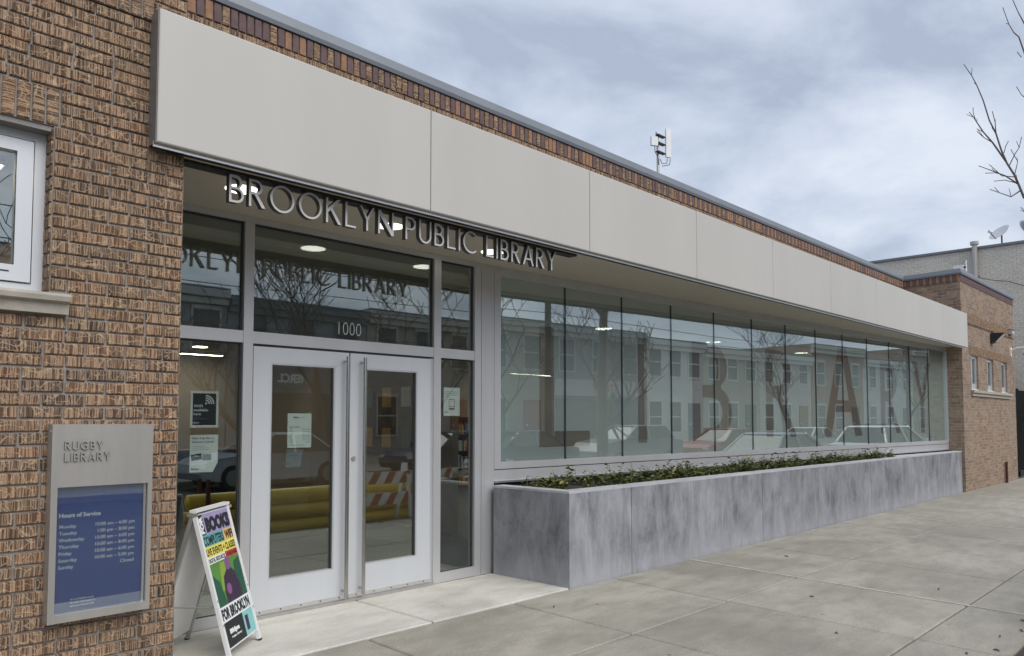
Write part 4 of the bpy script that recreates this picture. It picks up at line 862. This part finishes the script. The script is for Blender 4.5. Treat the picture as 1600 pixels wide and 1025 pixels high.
limbs = [([(324, 830), (300, 775), (285, 740), (255, 695), (230, 640), (208, 575), (180, 520), (155, 440), (130, 380), (105, 335), (72, 288)], .015), ([(252, 690), (190, 605), (145, 555), (118, 515), (100, 490), (80, 467)], .012), ([(208, 575), (205, 530), (195, 487)], .008), ([(118, 515), (105, 480), (102, 455)], .006), ([(190, 605), (150, 580), (120, 553)], .007),
    ([(300, 775), (240, 735), (180, 710), (118, 683)], .011), ([(240, 735), (200, 722), (152, 718)], .006), ([(285, 745), (230, 738), (175, 690)], .007), ([(310, 800), (265, 818), (215, 800), (175, 785)], .009), ([(290, 770), (240, 752), (185, 748)], .006), ([(262, 705), (290, 660), (310, 640), (320, 600)], .007), ([(285, 740), (300, 690), (275, 645)], .006), ([(238, 650), (250, 625), (262, 608)], .005),
    ([(360, 330), (324, 225), (300, 200), (280, 165), (255, 95)], .010), ([(360, 200), (324, 130), (293, 60)], .009), ([(345, 460), (324, 440), (305, 408)], .007), ([(350, 900), (325, 880), (305, 860)], .008), ([(330, 300), (318, 285)], .005)]
for pts, rad in limbs:
    n = len(pts); dx0 = rt.uniform(-.08, .08); p3 = [px(u, v, dx0 * i / n + rt.uniform(-.02, .02)) for i, (u, v) in enumerate(pts)]
    tw_.tube(p3, [max(.0045, rad * (1 - .7 * i / (n - 1))) for i in range(n)], 5)
    for i in range(1, n - 1):
        if rt.random() < .6:
            a = Vector(p3[i]); tw_.tube([a, a + Vector((rt.uniform(-.15, .15), rt.uniform(-.02, .07), rt.uniform(.03, .10)))], [.005, .003], 4)
tw_.tube([(11.4, 1.86, 4.33), (11.4, 1.93, 4.42), px(324, 830)], [.045, .032, .022], 6)
def limb(m, p, d, L, rad, lev, r):
    pts = [p]; q = p.copy(); dd = d.copy()
    for i in range(4): dd = (dd + Vector((r.uniform(-.16, .16), r.uniform(-.16, .16), r.uniform(0, .12)))).normalized(); q = q + dd * L / 4; pts.append(q.copy())
    m.tube(pts, [max(rad * (1 - .15 * i), .004) for i in range(5)], 6 if lev == 0 else 4)
    if lev < 3:
        for k in range(3): i = r.randint(2, 4); a = r.uniform(-2.4, .3); limb(m, pts[i], (dd * .8 + Vector((math.cos(a) * .8, math.sin(a) * .8, .35))).normalized(), L * .66, rad * .45, lev + 1, r)
for d in ((.5, -.5, .8), (-.2, -.7, .8), (.7, -.15, .7), (.1, -.25, 1.0)): limb(tw_, Vector((11.4, 1.66, 3.55)), Vector(d).normalized(), 1.5, .05, 0, rt)
obj('crown', tw_, M['bark'], nt_)

# ================================================================== road works at the near kerb (seen mirrored in the doors)
for i, z in enumerate((-.105, .135, .375)):
    m = MB().tube([(4.3 + .2 * i, .45, z), (10.4 - .3 * i, .45, z)], .1195, 20); solo('yellow_pipe', m, M['yellow'], ('lowest yellow plastic pipe of the stack lying by the kerb', 'middle yellow plastic pipe of the stack lying by the kerb', 'top yellow plastic pipe of the stack lying by the kerb')[i], 'pipe', (7.3, .45, z - .1195), 'yellow pipes stacked by the kerb', True)
for x in (4.9, 9.2):
    t = thing('pipe_rack', 'steel rack upright holding the yellow pipes at their %s end' % ('entrance' if x < 6 else 'tree'), 'rack', (x, .45, -.225)); obj('post', B(x, x + .05, .575, .62, -.225, .70).box(x, x + .05, .28, .325, -.225, .70), M['rust'], t)
def barricade(x, y, rz, label):
    t = thing('barricade', label, 'barricade', (x, y, sz(y) if y > KERB else -.225), rz)
    for s in (-1, 1):
        m = MB()
        for q in (-1, 1): m.hexa([(s * .5 - .02, q * .25 - .03, 0), (s * .5 + .02, q * .25 - .03, 0), (s * .5 + .02, q * .25 + .03, 0), (s * .5 - .02, q * .25 + .03, 0), (s * .5 - .02, q * .03 - .03, 1.05), (s * .5 + .02, q * .03 - .03, 1.05), (s * .5 + .02, q * .03 + .03, 1.05), (s * .5 - .02, q * .03 + .03, 1.05)])
        obj('leg_frame', m, M['white'], t, local=True)
    for z0 in (.72, .38):
        bd = obj('board', B(-.62, .62, .13 if z0 < .5 else .075, .15 if z0 < .5 else .095, z0, z0 + .2), M['white'], t, local=True); yb = .151 if z0 < .5 else .096
        for k in range(4): x0 = -.58 + k * .3; obj('stripe', MB().add([(x0, yb, z0 + .002), (x0 + .14, yb, z0 + .002), (x0 + .26, yb, z0 + .198), (x0 + .12, yb, z0 + .198), (x0, yb + .002, z0 + .002), (x0 + .14, yb + .002, z0 + .002), (x0 + .26, yb + .002, z0 + .198), (x0 + .12, yb + .002, z0 + .198)], [(0, 1, 2, 3), (7, 6, 5, 4), (0, 4, 5, 1), (1, 5, 6, 2), (2, 6, 7, 3), (3, 7, 4, 0)]), M['orange'], bd, local=True)
barricade(7.75, .80, R(4), 'orange and white striped barricade beside the middle of the yellow pipes'); barricade(9.3, .82, R(-6), 'orange and white striped barricade at the tree end of the yellow pipes')

# ================================================================== cars
HG = plain('car_glass', (0.012, 0.014, 0.016), 0.05, 0, 0.0); RUB = plain('tyre_rubber', (0.02, 0.02, 0.02), 0.85); RIM = plain('wheel_rim', (0.45, 0.45, 0.46), 0.3, 0.9); REDL = plain('tail_lamp', (0.35, 0.01, 0.01), 0.2); HL = plain('head_lamp', (0.7, 0.72, 0.75), 0.15)
def car(x, y, flip, col, label, suv=False):
    t = thing('parked_car', label, 'car', (x, y, -.225), math.pi if flip else 0, 'cars parked along the road'); paint = plain('car_paint_' + label.split()[0], col, 0.25, 0.1, 0.02); H = .16 if suv else 0
    low = [(-2.2, .32), (-2.25, .55), (-2.2, .86 + H), (-1.55, .93 + H), (1.0, .92 + H), (1.9, .80 + H), (2.2, .66), (2.25, .45), (2.15, .28), (1.75, .24), (-1.75, .24)]
    def shell(poly, ws):
        n = len(poly); vs = [(px_, s * w, z) for s in (-1, 1) for (px_, z), w in zip(poly, ws)]
        return MB().add(vs, [tuple(range(n)), tuple(range(2 * n - 1, n - 1, -1))] + [(i, n + i, n + (i + 1) % n, (i + 1) % n) for i in range(n)])
    obj('body', shell(low, [.80, .84, .84, .88, .88, .84, .80, .80, .80, .86, .86]), M and paint, t, local=True)
    cab = [(-1.75 if suv else -1.6, .92 + H), (-1.45 if suv else -.95, 1.38 + H), (.15, 1.42 + H), (.95, .93 + H)]
    obj('windows', MB().hexa([(cab[0][0], -.80, .925 + H), (cab[3][0], -.80, .925 + H), (cab[3][0], .80, .925 + H), (cab[0][0], .80, .925 + H), (cab[1][0], -.60, 1.40 + H), (cab[2][0], -.60, 1.40 + H), (cab[2][0], .60, 1.40 + H), (cab[1][0], .60, 1.40 + H)]), HG, t, local=True)
    rf = obj('roof', MB().hexa([(cab[1][0] - .04, -.63, 1.40 + H), (cab[2][0] + .04, -.63, 1.40 + H), (cab[2][0] + .04, .63, 1.40 + H), (cab[1][0] - .04, .63, 1.40 + H), (cab[1][0] + .1, -.55, 1.45 + H), (cab[2][0] - .1, -.55, 1.45 + H), (cab[2][0] - .1, .55, 1.45 + H), (cab[1][0] + .1, .55, 1.45 + H)]), paint, t, local=True)
    for s in (-1, 1):
        pm = MB()
        for a, b in ((cab[0], cab[1]), (cab[3], cab[2]), ((-.35, .92 + H), (-.38, 1.40 + H))): pm.tube([(a[0], s * .81, a[1]), (b[0], s * .615, b[1] + .01)], .035, 6)
        obj('pillar', pm, paint, t, local=True)
        for wx in (-1.35, 1.4):
            w = obj('wheel', MB().tube([(wx, s * .68, .325), (wx, s * .885, .325)], .325, 20), RUB, t, local=True); obj('rim', MB().tube([(wx, s * .87, .325), (wx, s * .895, .325)], .21, 14), RIM, w, local=True)
        obj('headlight', B(2.12, 2.22, s * .70 - .12, s * .70 + .10, .60, .70), HL, t, local=True); obj('tail_light', B(-2.26, -2.17, s * .70 - .12, s * .70 + .13, .68, .82 + H), REDL, t, local=True); obj('mirror', B(.70, .82, s * .9 - .07, s * .9 + .07, .95 + H, 1.06 + H), paint, t, local=True)
car(26.4, .02, False, (.75, .76, .77), 'white sport utility car parked at the near kerb past the tree', True); car(32.5, .02, False, (.10, .11, .13), 'charcoal saloon car parked at the near kerb behind the white car'); car(20.2, .02, False, (.30, .33, .36), 'grey saloon car parked at the near kerb between the tree and the white car')
for i, (x, col, lb, s) in enumerate(((10.5, (.42, .44, .46), 'silver saloon car parked across the road facing the entrance', False), (17.0, (.05, .06, .09), 'navy saloon car parked across the road', False), (22.6, (.30, .30, .30), 'steel-grey tall car parked across the road', True), (28.6, (.35, .05, .05), 'red saloon car parked across the road', False), (35.2, (.72, .72, .70), 'ivory saloon car parked across the road', False), (42.0, (.02, .02, .022), 'black tall car parked across the road', True))): car(x, -8.0, True, col, lb, s)

# ================================================================== row houses across the road (they show in the glass)
HY = -15.0; house_glass = plain('house_window_glass', (0.05, 0.06, 0.07), 0.06, 0, 0.0)
def house(x0, x1, h, col, trim, dcol, label, name, shop=None):
    t = thing('row_house', label, 'house', ((x0 + x1) / 2, HY, -.08), group='row houses across the road'); wm = plain('house_wall_' + name, col, .85, 0, .12, 2.0, bump=.4); tm = plain('house_trim_' + name, trim, .6, 0, .06); dm = plain('house_door_' + name, dcol, .5)
    obj('wall', B(x0, x1, HY - 9, HY, -.1, h), wm, t); obj('cornice', B(x0, x1, HY + .001, HY + .32, h - .30, h - .02).box(x0, x1, HY + .001, HY + .20, h - .55, h - .301), tm, t); obj('roof', B(x0 + .01, x1 - .01, HY - 8.9, HY + .30, h + .001, h + .05), M['coping'], t)
    w = x1 - x0
    def win(cx, z0, z1, ww=.95):
        f = obj('window', B(cx - ww / 2 - .08, cx + ww / 2 + .08, HY + .001, HY + .07, z0 - .08, z0).box(cx - ww / 2 - .08, cx + ww / 2 + .08, HY + .001, HY + .09, z1, z1 + .14).box(cx - ww / 2 - .08, cx - ww / 2, HY + .001, HY + .06, z0, z1).box(cx + ww / 2, cx + ww / 2 + .08, HY + .001, HY + .06, z0, z1).box(cx - ww / 2, cx + ww / 2, HY + .001, HY + .04, (z0 + z1) / 2 - .03, (z0 + z1) / 2 + .03), tm, t)
        obj('pane', B(cx - ww / 2, cx + ww / 2, HY + .001, HY + .02, z0, (z0 + z1) / 2 - .03).box(cx - ww / 2, cx + ww / 2, HY + .001, HY + .02, (z0 + z1) / 2 + .03, z1), house_glass, f)
    for k in range(3): win(x0 + w * (k + .5) / 3, 3.95, 5.45)
    if shop:
        obj('shopfront', B(x0 + .4, x1 - .4, HY + .001, HY + .05, .3, 2.6), house_glass, t); sgn = obj('sign_board', B(x0 + .3, x1 - .3, HY + .001, HY + .10, 2.75, 3.55), tm, t)
        for s, xc, zc, hh, wd, mt in shop:
            m = fit(text_mb(s, .3, .006, off=.008), wd, hh); m.v = [(xc - p[0] + wd / 2, HY + .106 + p[2], zc + p[1]) for p in m.v]; obj('lettering', m, M[mt], sgn)
    else:
        for k in (0, 1): win(x0 + w * (k + .5) / 3, .95, 2.55)
        d = obj('door', B(x0 + w * 5 / 6 - .5, x0 + w * 5 / 6 + .5, HY + .001, HY + .06, .35, 2.5), dm, t); obj('handle', B(x0 + w * 5 / 6 - .42, x0 + w * 5 / 6 - .36, HY + .0605, HY + .12, 1.3, 1.4), M['trim'], d)
        for k in range(3): obj('step', B(x0 + w * 5 / 6 - .7, x0 + w * 5 / 6 + .7, HY + .001, HY + 1.2 - .35 * k, -.08 + .143 * k, -.08 + .143 * (k + 1)), M['cap'], t)
spec = [(2, 8, 6.3, (.30, .17, .12), (.55, .5, .42), (.1, .05, .03), 'brick red row house with cream trim facing the left wing', 'a', None), (8.05, 12.6, 6.2, (.34, .36, .38), (.5, .5, .5), (.05, .05, .06), 'light grey row house facing the entrance doors', 'b', None),
    (12.65, 18.6, 6.0, (.27, .30, .33), (.16, .18, .20), (.08, .04, .03), 'blue-grey shop house with a lettered sign board', 'c', [('MERCL', 15.2, 2.98, .34, 1.25, 'paper')]), (18.65, 24.8, 6.15, (.36, .33, .29), (.50, .47, .42), (.2, .04, .03), 'stone coloured row house with a dark red door', 'd', None),
    (24.85, 31.5, 6.1, (.22, .22, .23), (.42, .42, .43), (.05, .06, .05), 'slate grey shop house with an orange lettered sign', 'e', [('STORY', 28.5, 2.92, .45, 1.9, 'orange')]), (31.55, 36.5, 5.9, (.66, .66, .63), (.74, .74, .72), (.05, .08, .15), 'white painted row house with a blue door', 'f', None), (36.55, 42, 5.7, (.40, .36, .30), (.65, .62, .56), (.03, .08, .05), 'buff row house with a green door', 'g', None),
    (42.05, 48, 5.7, (.55, .53, .48), (.72, .70, .66), (.2, .12, .05), 'cream row house with a tan door', 'h', None), (48.05, 55, 6.6, (.34, .22, .16), (.6, .57, .5), (.06, .03, .03), 'tall tan brick row house with pale trim', 'i', None), (55.05, 63, 6.0, (.58, .57, .54), (.70, .68, .65), (.12, .12, .13), 'broad off-white row house at the far end of the row', 'j', None), (63.05, 72, 7.2, (.36, .26, .20), (.5, .46, .4), (.05, .05, .05), 'tall rust coloured house ending the row', 'k', None)]
for a in spec: house(*a[:4], a[4], a[5], a[6], a[7], a[8])
for i, z in enumerate((5.2, 5.6, 6.3)):
    pts = [(-10 + k * 10, -9.45, z - .25 * math.sin(math.pi * ((k % 3) / 3.0))) for k in range(9)]; solo('utility_wire', MB().tube(pts, .014, 4), M['black'], ('lowest overhead utility wire across the road', 'middle overhead utility wire across the road', 'highest overhead utility wire across the road')[i], 'wire', (30, -9.45, z), 'overhead wires across the road')
for x, lb in ((-10, 'left wing'), (20, 'planter'), (50, 'grey building'), (70, 'far end of the row')):
    t = thing('utility_pole', 'wooden utility pole across the road towards the ' + lb, 'pole', (x, -9.62, -.08)); obj('shaft', MB().tube([(x, -9.62, -.1), (x, -9.62, 7.4)], [.15, .11], 10), M['bark'], t); obj('crossarm', B(x - .06, x + .06, -10.2, -9.0, 6.6, 6.72), M['bark'], t)

# ================================================================== inside the library
def pot(x, y, z, r_, h, label, plant=False):
    t = thing('plant_pot', label, 'pot', (x, y, z)); obj('pot', MB().lathe([(r_ * .7, 0), (r_, h), (r_ * .92, h), (r_ * .85, h * .85)], (x, y, z), 18), M['white'], t)
    if plant:
        me = plant_mesh(77); o = inst('foliage', me, t, (x, y, z + h * .85)); o.scale = (1.4, 1.4, 1.8)
for x, r_, h, lb, p in ((6.25, .07, .12, 'patterned white pot on the window bench near the entrance post', False), (6.75, .09, .14, 'white pot with a small plant on the window bench', True), (7.25, .12, .20, 'large flared white bowl on the window bench', False), (8.25, .085, .17, 'white cylindrical pot under the big window letter I', False), (11.7, .08, .14, 'white pot on the window bench under the big window letter R', False), (14.9, .09, .15, 'white pot on the window bench beside the big window letter A', True)):
    pot(x, gy(x) + .32, .985, r_, h, lb, p)
bk = thing('propped_book', 'grey book propped upright on the window bench beside the white bowl', 'book', (6.98, gy(6.98) + .36, .985), R(-4)); obj('cover', MB().hexa([(-.10, 0, .0), (.10, 0, .0), (.10, .03, .0), (-.10, .03, .0), (-.10, .08, .30), (.10, .08, .30), (.10, .11, .30), (-.10, .11, .30)]), M['ink_grey'], bk, local=True)
def shelf(x, y, w, label, rz=0.0):
    t = thing('bookcase', label, 'bookcase', (x, y, .012), rz); r = random.Random(int(x * 10)); obj('frame', B(-w / 2, -w / 2 + .03, 0, .35, 0, 1.6).box(w / 2 - .03, w / 2, 0, .35, 0, 1.6).box(-w / 2 + .03, w / 2 - .03, .33, .35, 0, 1.6), M['wood'], t, local=True)
    for k in range(5):
        z = .05 + k * .385; obj('shelf', B(-w / 2 + .03, w / 2 - .03, 0, .33, z, z + .025), M['wood'], t, local=True)
        if k < 4:
            xx = -w / 2 + .05
            bks = {q: MB() for q in ('red', 'teal', 'ink_grey', 'paper', 'amber', 'blue')}
            while xx < w / 2 - .10: q = r.choice(list(bks)); b_ = r.uniform(.02, .045); bks[q].box(xx, xx + b_ - .002, .06, .28, z + .0255, z + .025 + r.uniform(.2, .3)); xx += b_
            for q, m in bks.items():
                if m.v: obj('book_row', m, M[q], t, local=True, kind='stuff')
for i, (x, y) in enumerate(((4.2, 15.2), (9.6, 13.0), (12.0, 13.0), (14.4, 13.0), (16.8, 12.0))): shelf(x, y, 1.8, ('wooden bookcase deep behind the doors', 'wooden bookcase behind the big window letter I', 'wooden bookcase behind the big window letter B', 'wooden bookcase behind the big window letters R and A', 'wooden bookcase behind the big window letter Y')[i])
ds = thing('service_desk', 'dark reception desk inside the entrance hall', 'desk', (4.6, 12.2, .012)); obj('front', B(3.4, 6.2, 11.9, 12.0, .012, 1.05), M['dark'], ds); obj('top', B(3.3, 6.3, 11.8, 12.6, 1.0505, 1.09), M['wood'], ds)
bb = thing('bulletin_board', 'brown bulletin board with pinned sheets on the lobby partition', 'board', (6.99, 9.3, 1.0)); bo = obj('board', B(6.965, 6.999, 8.2, 10.6, 1.05, 2.35), M['wood'], bb); rr_ = random.Random(9)
for k in range(9): y = 8.3 + (k % 5) * .46; z = 1.15 + (k // 5) * .6; obj('pinned_sheet', B(6.961, 6.9645, y, y + .22, z, z + .29), M[rr_.choice(['paper', 'paper', 'amber', 'aqua', 'ink_grey'])], bo)
cb = thing('blue_cabinet', 'blue cabinet in the room behind the brick wing window', 'cabinet', (.8, 6.4, .02)); obj('body', B(.0, 1.5, 6.5, 6.9, .02, 2.42), M['blue'], cb); obj('top', B(-.01, 1.51, 6.49, 6.91, 2.4205, 2.44), M['white'], cb)

# ================================================================== litter by the kerb
rl = random.Random(31)
for i, (x, y) in enumerate(((6.70, 1.42), (6.30, 1.34), (6.05, 1.48), (7.35, 1.38), (7.0, 1.33), (5.9, 2.3), (6.9, 2.9), (8.6, 3.9), (4.9, 4.25), (8.1, 2.2))):
    a = rl.uniform(0, 3.1); L = rl.uniform(.02, .05); z = sz(y) + .004
    m = MB().tube([(x, y, z), (x + L * .5 * math.cos(a), y + L * .5 * math.sin(a), z + .006), (x + L * math.cos(a + .3), y + L * math.sin(a + .3), z + .002)], [.004, .007, .003], 5)
    solo('fallen_twig', m, M['bark'], 'small dark bit of fallen twig lying on the pavement', 'twig', (x, y, z - .004), 'twigs fallen on the pavement')
